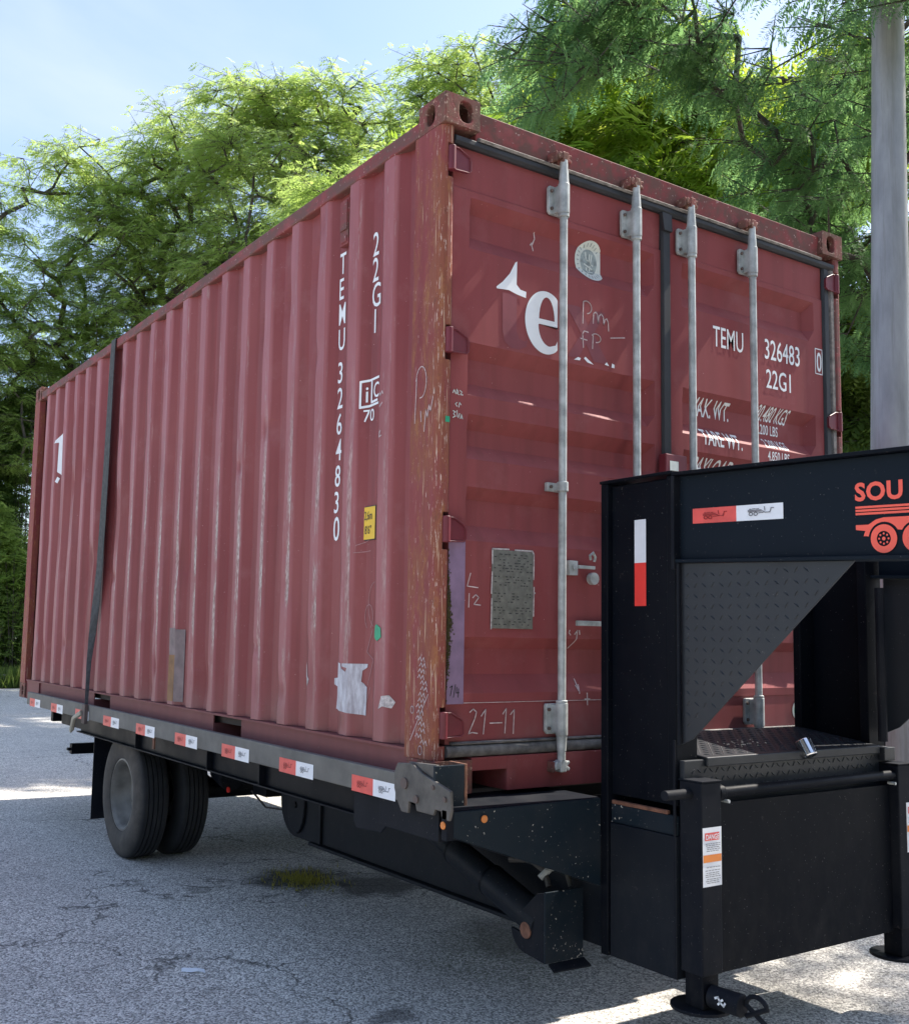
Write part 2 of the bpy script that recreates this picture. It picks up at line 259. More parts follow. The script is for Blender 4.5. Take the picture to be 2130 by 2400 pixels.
# ---------------------------------------------------------------- mesh helpers
class MB:
    def __init__(s): s.v = []; s.f = []
    def add(s, v, f): o = len(s.v); s.v += [tuple(p) for p in v]; s.f += [tuple(i + o for i in q) for q in f]; return s
    def box(s, x0, x1, y0, y1, z0, z1):
        return s.add([(x, y, z) for z in (z0, z1) for y in (y0, y1) for x in (x0, x1)], [(0, 2, 3, 1), (4, 5, 7, 6), (0, 1, 5, 4), (2, 6, 7, 3), (0, 4, 6, 2), (1, 3, 7, 5)])
    def prism(s, pts, axis, a, b):
        """closed 2-D outline extruded along axis 0/1/2 from a to b"""
        def P(p, t): q = list(p); q.insert(axis, t); return tuple(q)
        n = len(pts); return s.add([P(p, a) for p in pts] + [P(p, b) for p in pts], [tuple(range(n))[::-1], tuple(range(n, 2 * n))] + [(i, (i + 1) % n, n + (i + 1) % n, n + i) for i in range(n)])
    def cyl(s, p0, p1, r0, n=16, r1=None, caps=True):
        r1 = r0 if r1 is None else r1; p0, p1 = Vector(p0), Vector(p1); d = (p1 - p0).normalized(); a = d.orthogonal().normalized(); b = d.cross(a)
        v = [p0 + (a * math.cos(2 * math.pi * i / n) + b * math.sin(2 * math.pi * i / n)) * r0 for i in range(n)] + [p1 + (a * math.cos(2 * math.pi * i / n) + b * math.sin(2 * math.pi * i / n)) * r1 for i in range(n)]
        f = [(i, (i + 1) % n, n + (i + 1) % n, n + i) for i in range(n)]
        if caps: f += [tuple(range(n))[::-1], tuple(range(n, 2 * n))]
        return s.add(v, f)
    def tube(s, pts, r, n=8):
        pts = [Vector(p) for p in pts]; rings = []
        for i, p in enumerate(pts):
            d = (pts[min(i + 1, len(pts) - 1)] - pts[max(i - 1, 0)]).normalized()
            if i == 0: a = d.orthogonal().normalized()
            else: a = (a - d * a.dot(d)).normalized()
            b = d.cross(a); rr = r[i] if isinstance(r, (list, tuple)) else r
            rings.append([p + (a * math.cos(2 * math.pi * k / n) + b * math.sin(2 * math.pi * k / n)) * rr for k in range(n)])
        v = [q for rg in rings for q in rg]; f = []
        for i in range(len(pts) - 1):
            for k in range(n): f.append((i * n + k, i * n + (k + 1) % n, (i + 1) * n + (k + 1) % n, (i + 1) * n + k))
        f += [tuple(range(n))[::-1], tuple(range((len(pts) - 1) * n, len(pts) * n))]
        return s.add(v, f)
    def lathe(s, prof, axis_pt, n=48):
        """profile of (x offset, radius) turned about the X axis through axis_pt"""
        ax, ay, az = axis_pt; v = []; m = len(prof)
        for k in range(n):
            c, si = math.cos(2 * math.pi * k / n), math.sin(2 * math.pi * k / n)
            v += [(ax + x, ay + r * c, az + r * si) for x, r in prof]
        f = [(k * m + i, k * m + i + 1, ((k + 1) % n) * m + i + 1, ((k + 1) % n) * m + i) for k in range(n) for i in range(m - 1)]
        return s.add(v, f)
    def build(s, name, mat, parent=None, bevel=0, smooth=False):
        me = bpy.data.meshes.new(name); me.from_pydata(s.v, [], s.f); me.validate()
        return link(name, me, mat, parent, bevel, smooth)
def link(name, me, mat, parent=None, bevel=0, smooth=False):
    bm = bmesh.new(); bm.from_mesh(me); bmesh.ops.recalc_face_normals(bm, faces=bm.faces); bm.to_mesh(me); bm.free()
    if mat is not None: me.materials.append(mat if not isinstance(mat, str) else M[mat])
    o = bpy.data.objects.new(name, me); C.objects.link(o)
    if parent: o.parent = parent; o.matrix_parent_inverse = Matrix.Translation(parent_loc(parent)).inverted()
    if smooth:
        for p in me.polygons: p.use_smooth = True
        me.set_sharp_from_angle(angle=math.radians(40))
    if bevel:
        b = o.modifiers.new('bevel', 'BEVEL'); b.width = bevel; b.segments = 2; b.limit_method = 'ANGLE'; b.angle_limit = math.radians(40); b.harden_normals = False
    return o
def parent_loc(p): return p.location.copy() if p.parent is None else Vector((0, 0, 0))
def thing(name, label, cat, loc=(0, 0, 0), group=None):
    o = bpy.data.objects.new(name, None); C.objects.link(o); o.location = loc; o['label'] = label; o['category'] = cat; o.empty_display_size = 0.2
    if group: o['group'] = group
    return o
def tag(o, label, cat, group=None):
    o['label'] = label; o['category'] = cat
    if group: o['group'] = group
    return o
def box(name, mat, parent, *b, bevel=0.003): return MB().box(*b).build(name, mat, parent, bevel)

# flat lettering -------------------------------------------------
def text2d(s, height, cond=1.0, bold=0.0, shear=0.0, space=1.0):
    cu = bpy.data.curves.new('t', 'FONT'); cu.body = s; cu.size = 1; cu.offset = bold; cu.shear = shear; cu.space_character = space; cu.resolution_u = 3
    ob = bpy.data.objects.new('t', cu); C.objects.link(ob); dg = bpy.context.evaluated_depsgraph_get(); dg.update()
    me = ob.evaluated_get(dg).to_mesh(); v = [(p.co.x, p.co.y) for p in me.vertices]; f = [tuple(p.vertices) for p in me.polygons]
    ob.evaluated_get(dg).to_mesh_clear(); bpy.data.objects.remove(ob); bpy.data.curves.remove(cu)
    if not v: return [], []
    k = height / 0.72; x0 = min(p[0] for p in v)
    return [((p[0] - x0) * k * cond, p[1] * k) for p in v], f
def fill2d(loops):
    cu = bpy.data.curves.new('t', 'CURVE'); cu.dimensions = '2D'; cu.fill_mode = 'BOTH'
    for lp in loops:
        sp = cu.splines.new('POLY'); sp.points.add(len(lp) - 1); sp.use_cyclic_u = True
        for i, p in enumerate(lp): sp.points[i].co = (p[0], p[1], 0, 1)
    ob = bpy.data.objects.new('t', cu); C.objects.link(ob); dg = bpy.context.evaluated_depsgraph_get(); dg.update()
    me = ob.evaluated_get(dg).to_mesh(); v = [(p.co.x, p.co.y) for p in me.vertices]; f = [tuple(p.vertices) for p in me.polygons]
    ob.evaluated_get(dg).to_mesh_clear(); bpy.data.objects.remove(ob); bpy.data.curves.remove(cu); return v, f
def strokes2d(lines, w):
    v = []; f = []
    for ln in lines:
        for (x0, y0), (x1, y1) in zip(ln, ln[1:]):
            d = math.hypot(x1 - x0, y1 - y0) or 1e-6; ux, uy = (x1 - x0) / d, (y1 - y0) / d; e = w * 0.35
            x0e, y0e, x1e, y1e = x0 - ux * e, y0 - uy * e, x1 + ux * e, y1 + uy * e; nx, ny = -uy * w / 2, ux * w / 2; o = len(v)
            v += [(x0e + nx, y0e + ny), (x0e - nx, y0e - ny), (x1e - nx, y1e - ny), (x1e + nx, y1e + ny)]; f.append((o, o + 1, o + 2, o + 3))
    return v, f
def arc(cx, cy, rx, ry, a0, a1, n=10): return [(cx + rx * math.cos(math.radians(a0 + (a1 - a0) * i / n)), cy + ry * math.sin(math.radians(a0 + (a1 - a0) * i / n))) for i in range(n + 1)]
def rect2(x0, y0, x1, y1): return [(x0, y0), (x1, y0), (x1, y1), (x0, y1)], [(0, 1, 2, 3)]

PITCH = 0.278
def sprof(y):
    """depth of the corrugated side wall (0.012 = proud face, 0.048 = recessed face)"""
    if y < 0.229: return 0.048
    u = (y - 0.367) % PITCH
    if u < 0.072: d = 0
    elif u < 0.140: d = (u - 0.072) / 0.068
    elif u < 0.210: d = 1
    else: d = 1 - (u - 0.210) / 0.068
    return 0.012 + 0.036 * d
SB = [0.2, 0.229, 0.299]
k = 0
while 0.367 + PITCH * k < 5.84:
    for e in (0, 0.072, 0.140, 0.210):
        yy = 0.367 + PITCH * k + e
        if yy < 5.86: SB.append(yy)
    k += 1
SB.append(5.86)
GRV = [(2.22, 2.172, 2.08, 2.02), (1.658, 1.604, 1.508, 1.455), (1.384, 1.332, 1.272, 1.215), (1.111, 1.068, 0.97, 0.91), (0.557, 0.515, 0.42, 0.352)]
DB = sorted(z for g in GRV for z in g)
DY = 0.030
def dprof(x, z):
    gx = (0.14, 1.13) if x < 1.2 else (1.30, 2.236)
    fx = min(1, max(0, (x - gx[0]) / 0.006)) * min(1, max(0, (gx[1] - x) / 0.045)); d = 0
    for a, b, c2, e in GRV:
        if e < z < a: d = min(1, (a - z) / (a - b), (z - e) / (c2 - e))
    return DY + 0.042 * d * fx
def decal(name, vf, mat, parent, surf, x0, z0, lift=0.0015, clip=None, rot=0, part=True):
    """lay flat lettering on a surface: 'side' (u -> -y), 'door' (u -> x), ('x', X) or ('y', Y) planes"""
    v, f = vf
    if not v: return None
    bm = bmesh.new()
    for p in v:
        u, w = p
        if rot: u, w = u * math.cos(rot) - w * math.sin(rot), u * math.sin(rot) + w * math.cos(rot)
        bm.verts.new((u, 0, w))
    bm.verts.ensure_lookup_table()
    for q in f:
        try: bm.faces.new([bm.verts[i] for i in q])
        except ValueError: pass
    bmesh.ops.remove_doubles(bm, verts=bm.verts, dist=1e-5)
    def cut(co_, no): bmesh.ops.bisect_plane(bm, geom=bm.verts[:] + bm.edges[:] + bm.faces[:], plane_co=co_, plane_no=no, dist=1e-5)
    if surf == 'side':
        us = [q.co.x for q in bm.verts]; lo, hi = x0 - max(us), x0 - min(us)
        for b in SB:
            if lo < b < hi: cut((x0 - b, 0, 0), (1, 0, 0))
    if surf == 'door':
        ws = [q.co.z + z0 for q in bm.verts]
        for b in DB:
            if min(ws) < b < max(ws): cut((0, 0, b - z0), (0, 0, 1))
    for q in bm.verts:
        u, w = q.co.x, q.co.z
        if surf == 'side': y = x0 - u; q.co = (sprof(y) + sdisp(y, z0 + w) - lift - 0.001, y, z0 + w)
        elif surf == 'door': q.co = (x0 + u, dprof(x0 + u, z0 + w) - lift, z0 + w)
        elif surf[0] == 'x': q.co = (surf[1] - lift, x0 - u, z0 + w)
        elif surf[0] == 'y': q.co = (x0 + u, surf[1] - lift, z0 + w)
        elif surf[0] == 'beam': q.co = (surf[1] - lift, x0 - u, z0 + w + BS * (x0 - u + 0.55))
    me = bpy.data.meshes.new(name); bm.to_mesh(me); bm.free()
    me.materials.append(M[mat]); o = bpy.data.objects.new(name, me); C.objects.link(o)
    if parent: o.parent = parent; o.matrix_parent_inverse = Matrix.Translation(parent_loc(parent)).inverted()
    if name in ('scratch_marks', 'label_text', 'plate_print', 'tape_print', 'sticker_print', 'logo_hub', 'peeled_edge', 'paint_mark', 'emblem'): o['kind'] = 'stuff'
    return o
def join2(*vs):
    v = []; f = []
    for a, b in vs:
        o = len(v); v += list(a); f += [tuple(i + o for i in q) for q in b]
    return v, f
def off2(vf, dx, dy): return [(a + dx, b + dy) for a, b in vf[0]], vf[1]
BS = 0.036                                     # the gooseneck beam drops slightly towards the front

# ---------------------------------------------------------------- ground
def sheet(name, pts, z, mat):
    me = bpy.data.meshes.new(name); me.from_pydata([(x, y, z) for x, y in pts], [], [tuple(range(len(pts)))]); o = link(name, me, mat); o['kind'] = 'structure'; return o
g = sheet('ground', [(-600, -600), (600, -600), (600, 600), (-600, 600)], GZ - 0.03, 'soil')
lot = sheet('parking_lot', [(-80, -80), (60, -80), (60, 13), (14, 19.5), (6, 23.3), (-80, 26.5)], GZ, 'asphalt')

# ================================================================ CONTAINER
cont = thing('shipping_container', 'maroon corrugated steel shipping container with closed doors, lashed on the black trailer', 'container', (0, 0, 0))
L_, W_, H_ = 6.058, 2.438, 2.591
def casting(x, y, z, sx, sy):
    x0, x1 = (x, x + 0.162) if sx > 0 else (x - 0.162, x); y0, y1 = (y, y + 0.178) if sy > 0 else (y - 0.178, y)
    bm = bmesh.new(); me = bpy.data.meshes.new('corner_casting')
    def face_with_hole(P, w, h, hw, hh, cx, cy, n=20):
        """P maps (a,b,depth) to 3-D; outline w x h with a stadium hole"""
        out_ = []; inn = []
        for i in range(n):
            a = 2 * math.pi * i / n + math.pi / 4; ca, sa = math.cos(a), math.sin(a); k_ = 1 / max(abs(ca), abs(sa))
            out_.append((w / 2 + ca * k_ * w / 2, h / 2 + sa * k_ * h / 2))
            inn.append((cx + math.copysign(abs(ca) ** 0.75, ca) * hw, cy + math.copysign(abs(sa) ** 0.75, sa) * hh))
        vo = [bm.verts.new(P(a, b, 0)) for a, b in out_]; vi = [bm.verts.new(P(a, b, 0)) for a, b in inn]; vd = [bm.verts.new(P(a, b, 0.03)) for a, b in inn]
        for i in range(n):
            j = (i + 1) % n; bm.faces.new((vo[i], vo[j], vi[j], vi[i])); bm.faces.new((vi[i], vi[j], vd[j], vd[i]))
    s = 1 if sx > 0 else -1; q = 1 if sy > 0 else -1
    face_with_hole(lambda a, b, d: (x + s * a, y + q * d, z + b), 0.162, 0.118, 0.031, 0.042, 0.095, 0.059)
    face_with_hole(lambda a, b, d: (x + s * d, y + q * a, z + b), 0.178, 0.118, 0.028, 0.040, 0.10, 0.059)
    for zz in (z, z + 0.118): bm.faces.new([bm.verts.new(p) for p in ((x0, y0, zz), (x1, y0, zz), (x1, y1, zz), (x0, y1, zz))])
    bx = x1 if sx > 0 else x0; by = y1 if sy > 0 else y0
    bm.faces.new([bm.verts.new(p) for p in ((bx, y0, z), (bx, y1, z), (bx, y1, z + 0.118), (bx, y0, z + 0.118))])
    bm.faces.new([bm.verts.new(p) for p in ((x0, by, z), (x1, by, z), (x1, by, z + 0.118), (x0, by, z + 0.118))])
    # dark inner box behind the holes
    for a, b, c2, d in (((x + s * .031, y + q * .031, z + .008), (x + s * .15, y + q * .031, z + .008), (x + s * .15, y + q * .165, z + .008), (x + s * .031, y + q * .165, z + .008)),):
        bm.faces.new([bm.verts.new(p) for p in (a, b, c2, d)])
    bmesh.ops.remove_doubles(bm, verts=bm.verts, dist=1e-5); bm.to_mesh(me); bm.free()
    return link('corner_casting', me, 'rust', cont, 0.004)
for x, sx in ((0, 1), (W_, -1)):
    for y, sy in ((0, 1), (L_, -1)):
        for z in (0, H_ - 0.118): casting(x, y, z, sx, sy)
# corner posts: door end (J section with hinge notches) and blind end
NOT = [(2.40, 2.27), (1.70, 1.57), (1.005, 0.87), (0.305, 0.17)]
def door_post(xm, s):
    m = MB(); X = lambda a: xm + s * a
    z0, z1 = 0.1185, 2.4725
    # side face, rounded front nose
    prof = [(0.0, 0.2), (0.0, 0.045), (0.004, 0.028), (0.014, 0.016), (0.026, 0.012), (0.026, 0.06), (0.012, 0.2)]
    m.prism([(X(a), b) for a, b in prof], 2, z0, z1)
    # front strip broken by the hinge notches
    zs = [z1] + [z for n_ in NOT for z in n_] + [z0]
    for a, b in zip(zs[::2], zs[1::2]):
        if a - b > 0.01: m.prism([(X(p), q) for p, q in [(0.024, 0.012), (0.044, 0.012), (0.055, 0.02), (0.055, 0.06), (0.024, 0.06)]], 2, b, a)
    return m.build('corner_post', 'post' if s > 0 else 'rail', cont, 0.003)
door_post(0, 1); door_post(W_, -1)
for x0, x1 in ((0, 0.05), (W_ - 0.05, W_)): box('corner_post', 'post', cont, x0, x1, 5.90, L_, 0.1185, 2.4725)
for x0, x1 in ((0.006, 0.062), (W_ - 0.062, W_ - 0.006)):
    box('top_rail', 'rail', cont, x0, x1, 0.1785, 5.8795, 2.480, 2.543, bevel=0.006)
# side wall with dents
DENTS = [(1.06, 2.24, .05, .10, .020), (1.33, 2.12, .05, .12, .024), (1.62, 2.06, .05, .10, .02), (1.9, 1.95, .05, .1, .018), (2.18, 1.9, .05, .09, .014), (4.35, 0.9, .2, .3, .016), (3.7, 1.3, .18, .25, .014), (2.55, 0.95, .1, .12, .012), (2.2, 0.28, .1, .12, .02), (3.0, 0.22, .08, .08, .018), (4.2, 0.45, .12, .25, .016), (1.25, 0.3, .07, .06, .012), (4.9, 1.5, .3, .5, .012)]
_r = random.Random(5)
for _k in range(46):
    _j = _r.randrange(1, 19); DENTS.append((0.403 + PITCH * _j + _r.uniform(-.03, .03), _r.choice([_r.uniform(0.2, 0.5), _r.uniform(0.3, 1.6), _r.uniform(1.6, 2.4)]), _r.uniform(.022, .045), _r.uniform(.03, .14), _r.uniform(.004, .013)))
def sdisp(y, z): return sum(a * math.exp(-((y - dy) / sy) ** 2 - ((z - dz) / sz) ** 2) for dy, dz, sy, sz, a in DENTS) + 0.0035 * math.sin(y * 3.1 + z * 2.3) * math.sin(z * 1.9)
def wall(xf, s):
    zs = list(np.linspace(0.152, 2.480, 96)); ys = sorted(SB + ([0.367 + PITCH * k_ + 0.036 for k_ in range(20) if 0.367 + PITCH * k_ + 0.036 < 5.85] if s > 0 else [])); v = []; f = []
    for z in zs:
        for y in ys:
            d = sprof(y); b = 0
            if s > 0:
                b = sdisp(y, z)
            v.append((xf + s * (d + b), y + (0.006 * math.sin(z * 5 + y * 4) if 0.5 < y < 5.6 and s > 0 and b > 0.006 else 0), z))
    n = len(ys)
    for i in range(len(zs) - 1):
        for j in range(n - 1): f.append((i * n + j, i * n + j + 1, (i + 1) * n + j + 1, (i + 1) * n + j))
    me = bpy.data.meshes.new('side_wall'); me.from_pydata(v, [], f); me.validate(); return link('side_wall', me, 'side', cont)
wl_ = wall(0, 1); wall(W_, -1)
# bottom rails with fork pockets
for xf, s in ((0.0, 1), (W_, -1)):
    m = MB(); X = lambda a: xf + s * a
    def bx(a0, a1, *r): m.box(min(X(a0), X(a1)), max(X(a0), X(a1)), *r)
    for a, b in ((0.18, 1.66), (2.0, 3.69), (4.035, 5.878)): bx(0.014, 0.020, a, b, 0.0, 0.140)
    bx(0.003, 0.052, 0.20, 5.858, 0.1402, 0.150)
    bx(0.010, 0.060, 0.18, 5.878, -0.004, 0.0)
    for a in (1.66, 2.0, 3.69, 4.035):
        if s > 0: bx(0.0205, W_ - 0.0205, a - 0.004, a + 0.004, 0.001, 0.098)
    if s > 0: bx(0.0205, W_ - 0.0205, 1.3, 4.4, -0.003, 0.0)
    m.build('bottom_rail', 'under', cont)
    m = MB(); [m.box(min(X(0.002), X(0.022)), max(X(0.002), X(0.022)), a - .006, a + .006, 0.001, 0.139) for a in (5.45,)]; m.build('rail_stiffener', 'under', cont)
# roof, floor, blind end
m = MB(); v = []; f = []; n = 44
for i in range(n + 1):
    z = 2.528 if i % 2 else 2.541; y = 0.16 + (5.74) * i / n; v += [(0.055, y, z), (W_ - 0.055, y, z)]
for i in range(n): f.append((2 * i, 2 * i + 1, 2 * i + 3, 2 * i + 2))
m.add(v, f); m.build('roof_panel', 'rail', cont)
box('floor_panel', 'wood', cont, 0.055, W_ - 0.055, 0.10, 5.99, 0.10, 0.145, bevel=0)
box('end_panel', 'side', cont, 0.051, W_ - 0.051, 5.98, 6.03, 0.151, 2.479, bevel=0)
box('end_rail', 'rail', cont, 0.1625, W_ - 0.1625, 5.95, 6.05, 0.0, 0.150); box('end_rail', 'rail', cont, 0.1625, W_ - 0.1625, 5.95, 6.05, 2.48, 2.56)
# header and sill of the door end
m = MB().prism([(0.030, 2.448), (0.022, 2.562), (0.16, 2.562), (0.16, 2.448)], 0, 0.1625, W_ - 0.1625); m.build('door_header', 'rail', cont, 0.003)
m = MB(); m.box(0.1625, 0.325, 0.004, 0.12, 0.078, 0.125); m.box(0.325, W_ - 0.325, 0.004, 0.012, 0.0, 0.125); m.box(0.325, W_ - 0.325, 0.012, 0.12, 0.110, 0.125); m.box(W_ - 0.325, W_ - 0.1625, 0.004, 0.12, 0.078, 0.125)
for a in (0.325, W_ - 0.331): m.box(a, a + 0.006, 0.0125, 0.30, 0.0, 0.108)
m.box(0.1625, 0.325, 0.30, 0.306, 0.0, 0.077)
m.build('door_sill', 'maroon', cont, 0.0025)
# doors
def door(x0, x1, gx0, gx1):
    xs = [x0, gx0, gx0 + 0.006, gx1 - 0.045, gx1, x1]; zs = [0.172, 0.317, 0.320] + DB + [2.245, 2.250, 2.408]; v = []; f = []
    for z in zs:
        for x in xs: v.append((x, dprof(x, z) + (0.0035 if z in (0.317, 2.250) else 0) + (0.0 if z < 2.25 else 0.004), z))
    n = len(xs)
    for i in range(len(zs) - 1):
        for j in range(n - 1): f.append((i * n + j, i * n + j + 1, (i + 1) * n + j + 1, (i + 1) * n + j))
    o = len(v); v += [(x0, 0.09, zs[0]), (x1, 0.09, zs[0]), (x0, 0.09, zs[-1]), (x1, 0.09, zs[-1])]; T = (len(zs) - 1) * n
    f += [(0, T, o + 2, o), (n - 1, o + 1, o + 3, T + n - 1), (T, T + n - 1, o + 3, o + 2), (0, o, o + 1, n - 1)]
    me = bpy.data.meshes.new('door'); me.from_pydata(v, [], f); me.validate(); return link('door', me, 'door', cont)
dl = door(0.062, 1.170, 0.14, 1.13); dr = door(1.216, 2.300, 1.30, 2.236)
dl['label'] = 'left door with logo remains and data plate'; dr['label'] = 'right door with white container number'
# rubber seals
m = MB(); m.prism([(0.02, 2.408), (0.008, 2.418), (0.008, 2.436), (0.03, 2.447), (0.07, 2.447), (0.07, 2.408)], 0, 0.057, 2.380); m.build('door_gasket', 'gasket', cont, 0.002)
m = MB(); m.prism([(0.004, 2.4365), (-0.002, 2.446), (0.012, 2.456), (0.0215, 2.4565), (0.0285, 2.4475)], 0, 0.165, 2.270); m.build('gasket_lip', 'gasketl', cont)
m = MB()
m.prism([(1.168, 0.026), (1.173, 0.014), (1.213, 0.014), (1.218, 0.026), (1.218, 0.06), (1.168, 0.06)], 2, 1.30, 2.408); m.prism([(1.155, 2.408), (1.215, 2.408), (1.218, 2.33), (1.168, 2.33)], 1, 0.004, 0.024); m.build('centre_seal', 'gasket', cont, 0.002)
m = MB().prism([(2.303, 0.03), (2.310, 0.018), (2.342, 0.018), (2.347, 0.03), (2.347, 0.07), (2.303, 0.07)], 2, 0.172, 2.407); m.build('side_gasket', 'gasket', cont, 0.002)
MB().prism([(2.350, 0.03), (2.356, 0.014), (2.378, 0.014), (2.382, 0.03), (2.382, 0.07), (2.350, 0.07)], 2, 0.172, 2.407).build('side_gasket', 'gasketl', cont, 0.002)
m = MB(); prof = [(0.012 * math.cos(a) * 1.5 + 0.022, 0.148 + 0.021 * math.sin(a)) for a in np.linspace(math.pi * 0.5, math.pi * 1.5, 9)] + [(0.06, 0.127), (0.06, 0.169)]
m.prism(prof, 0, 0.058, 2.38); m.prism([(0.014, 0.171), (0.010, 0.176), (0.022, 0.182), (0.0295, 0.180), (0.0295, 0.172)], 0, 0.08, 2.30); m.build('bottom_gasket', 'lowgask', cont, 0.001, )
# painted left stile, moss and the lilac strip
me = MB(); me.box(0.064, 0.1385, 0.0265, 0.0295, 0.315, 0.905); me.build('lilac_stile', 'lilac', cont)
m = MB()
for i in range(700):
    z = random.gauss(0.60, 0.09); x = 0.060 + abs(random.gauss(0, 0.010)) * max(0.2, 1 - abs(z - 0.6) * 3); r = random.uniform(0.0012, 0.0035)
    m.add([(x - r, 0.024 - r, z - r), (x + r, 0.024, z - r), (x, 0.022 - r, z + r), (x, 0.03, z)], [(0, 1, 2), (0, 2, 3), (1, 3, 2), (0, 3, 1)])
o = m.build('moss_patch', 'moss', cont); o['kind'] = 'stuff'
# hinges
def hinge(xk, s, zt):
    m = MB(); m.cyl((xk, 0.010, zt - 0.095), (xk, 0.010, zt), 0.0155, 12); p = m.build('hinge', 'hinge', cont, 0.002, True)
    m = MB(); X = lambda a: xk + s * a
    m.prism([(X(0.008), zt - 0.006), (X(0.026), zt - 0.004), (X(0.078), zt - 0.030), (X(0.084), zt - 0.040), (X(0.084), zt - 0.078), (X(0.076), zt - 0.086), (X(0.008), zt - 0.090)], 1, 0.008, 0.024)
    m.build('hinge_blade', 'hinge', p, 0.0035)
    rim = [(0.010, -0.004), (0.030, -0.004), (0.079, -0.028), (0.086, -0.040), (0.086, -0.079), (0.077, -0.088), (0.010, -0.091)]
    MB().tube([(X(a), 0.006, zt + b) for a, b in rim], 0.0032, 6).build('hinge_rim', 'hinge', p)
for zt in (2.388, 1.690, 0.990, 0.290): hinge(0.040, 1, zt); hinge(W_ - 0.044, -1, zt)
for zt, zb in NOT: MB().box(0.0263, 0.060, 0.060, 0.066, zb, zt).build('post_notch', 'gasket', cont)

# locking rods: rod > bracket, cam, guide
def lock_rod(x, first=False):
    rod = MB(); rod.cyl((x, -0.022, 0.10), (x, -0.022, 2.462), 0.0158, 18); r = rod.build('lock_rod', 'galv', cont, 0, True)
    for zb, zt in ((0.195, 0.310), (2.245, 2.362)):
        m = MB(); m.prism([(x - 0.050, zb + 0.012), (x - 0.040, zb), (x + 0.032, zb), (x + 0.036, zb + 0.008), (x + 0.036, zt - 0.008), (x + 0.032, zt), (x - 0.044, zt), (x - 0.050, zt - 0.01)], 1, 0.012, 0.0265)
        m.cyl((x, -0.022, zb - 0.004), (x, -0.022, zt + 0.004), 0.0235, 18); m.box(x - 0.022, x + 0.022, -0.02, 0.014, zb + 0.004, zt - 0.004)
        b = m.build('rod_bracket', 'galv', r, 0.003)
        for bx_ in (x - 0.036, x + 0.029):
            for bz in (zb + 0.022, zt - 0.022): MB().cyl((bx_, 0.004, bz), (bx_, 0.012, bz), 0.0068, 8).build('bolt', 'bolt', r)
        m = MB(); e = zt if zb > 1 else zb; d = 1 if zb > 1 else -1
        m.cyl((x, -0.022, e + d * 0.004), (x, -0.022, e + d * 0.060), 0.0205, 16, 0.0175); m.build('rod_collar', 'galv', r, 0, True)
        for cz in ((zb - 0.018, zb - 0.004) if zb > 1 else (zt + 0.004, zt + 0.014),): MB().cyl((x, -0.022, cz[0]), (x, -0.022, cz[1]), 0.0222, 16).build('rod_ring', 'galv', r, 0.002, True)
    for z, mat in ((0.078, 'galv'), (2.474, 'rust')):
        m = MB(); s = 1 if z > 1 else -1
        m.box(x - 0.016, x + 0.016, -0.036, 0.0, z - 0.022, z + 0.022)
        m.prism([(x - 0.034, z - 0.015), (x - 0.012, z - 0.006), (x - 0.012, z + 0.012), (x - 0.030, z + 0.020), (x - 0.042, z + 0.004)], 1, -0.034, -0.008)
        m.prism([(x + 0.012, z - 0.012), (x + 0.034, z - 0.020), (x + 0.038, z - 0.008), (x + 0.026, z), (x + 0.038, z + 0.010), (x + 0.034, z + 0.020), (x + 0.012, z + 0.014)], 1, -0.030, -0.010)
        m.build('rod_cam', mat, r, 0.004)
        m = MB(); m.box(x - 0.048, x - 0.038, -0.03, 0.0245, z - 0.022, z + 0.018); m.box(x - 0.050, x + 0.046, 0.010, 0.0235 if z > 1 else 0.0038, z - 0.004, z + 0.014) if z > 1 else m.box(x - 0.050, x + 0.04, -0.008, 0.003, z - 0.01, z + 0.018)
        m.build('cam_keeper', 'rust', r, 0.003)
    m = MB(); m.box(x - 0.052, x + 0.036, 0.006, 0.0265, 1.126, 1.160); m.cyl((x, -0.022, 1.124), (x, -0.022, 1.162), 0.0225, 16); m.box(x - 0.021, x + 0.021, -0.02, 0.008, 1.128, 1.158); m.build('rod_guide', 'galv', r, 0.003)
    for a in (x - 0.037, x + 0.029): MB().cyl((a, -0.001, 1.143), (a, 0.007, 1.143), 0.0068, 8).build('bolt', 'bolt', r)
    return r
rods = [lock_rod(x) for x in (0.566, 0.970, 1.308, 1.716)]
# handles and latches
for x, s in ((0.566, 1), (0.970, -1), (1.308, 1), (1.716, -1)):
    m = MB(); X = lambda a: x + s * a
    def bxx(a0, a1, *r): m.box(min(X(a0), X(a1)), max(X(a0), X(a1)), *r)
    if s > 0:
        bxx(0.060, 0.105, 0.004, 0.0285, 0.805, 0.862); bxx(0.105, 0.19, -0.004, 0.006, 0.832, 0.845)
        m.cyl((X(0.085), -0.002, 0.835), (X(0.085), 0.004, 0.835), 0.011, 10)
        m.tube([(X(0.165), -0.004, 0.87), (X(0.155), -0.01, 0.885), (X(0.170), -0.012, 0.897), (X(0.186), -0.008, 0.88), (X(0.183), -0.004, 0.862)], 0.006, 8); m.cyl((X(0.180), -0.012, 0.795), (X(0.180), 0.012, 0.795), 0.024, 14)
        m.build('handle_latch', 'galv', cont, 0.002)
        m = MB(); bxx(0.09, 0.44, -0.012, 0.002, 0.608, 0.628); m.build('door_handle', 'galv', cont, 0.002)
    else:
        bxx(-0.02, 0.02, -0.05, -0.038, 0.60, 0.66); m.build('handle_hub', 'galv', cont, 0.002)
m = MB(); m.box(1.134, 1.262, -0.028, 0.013, 1.02, 1.340); lb = m.build('seal_box', 'hinge', cont, 0.004)
decal('seal_sticker', rect2(0, 0, 0.052, 0.042), 'sticker', lb, ('y', -0.028), 1.156, 1.268)
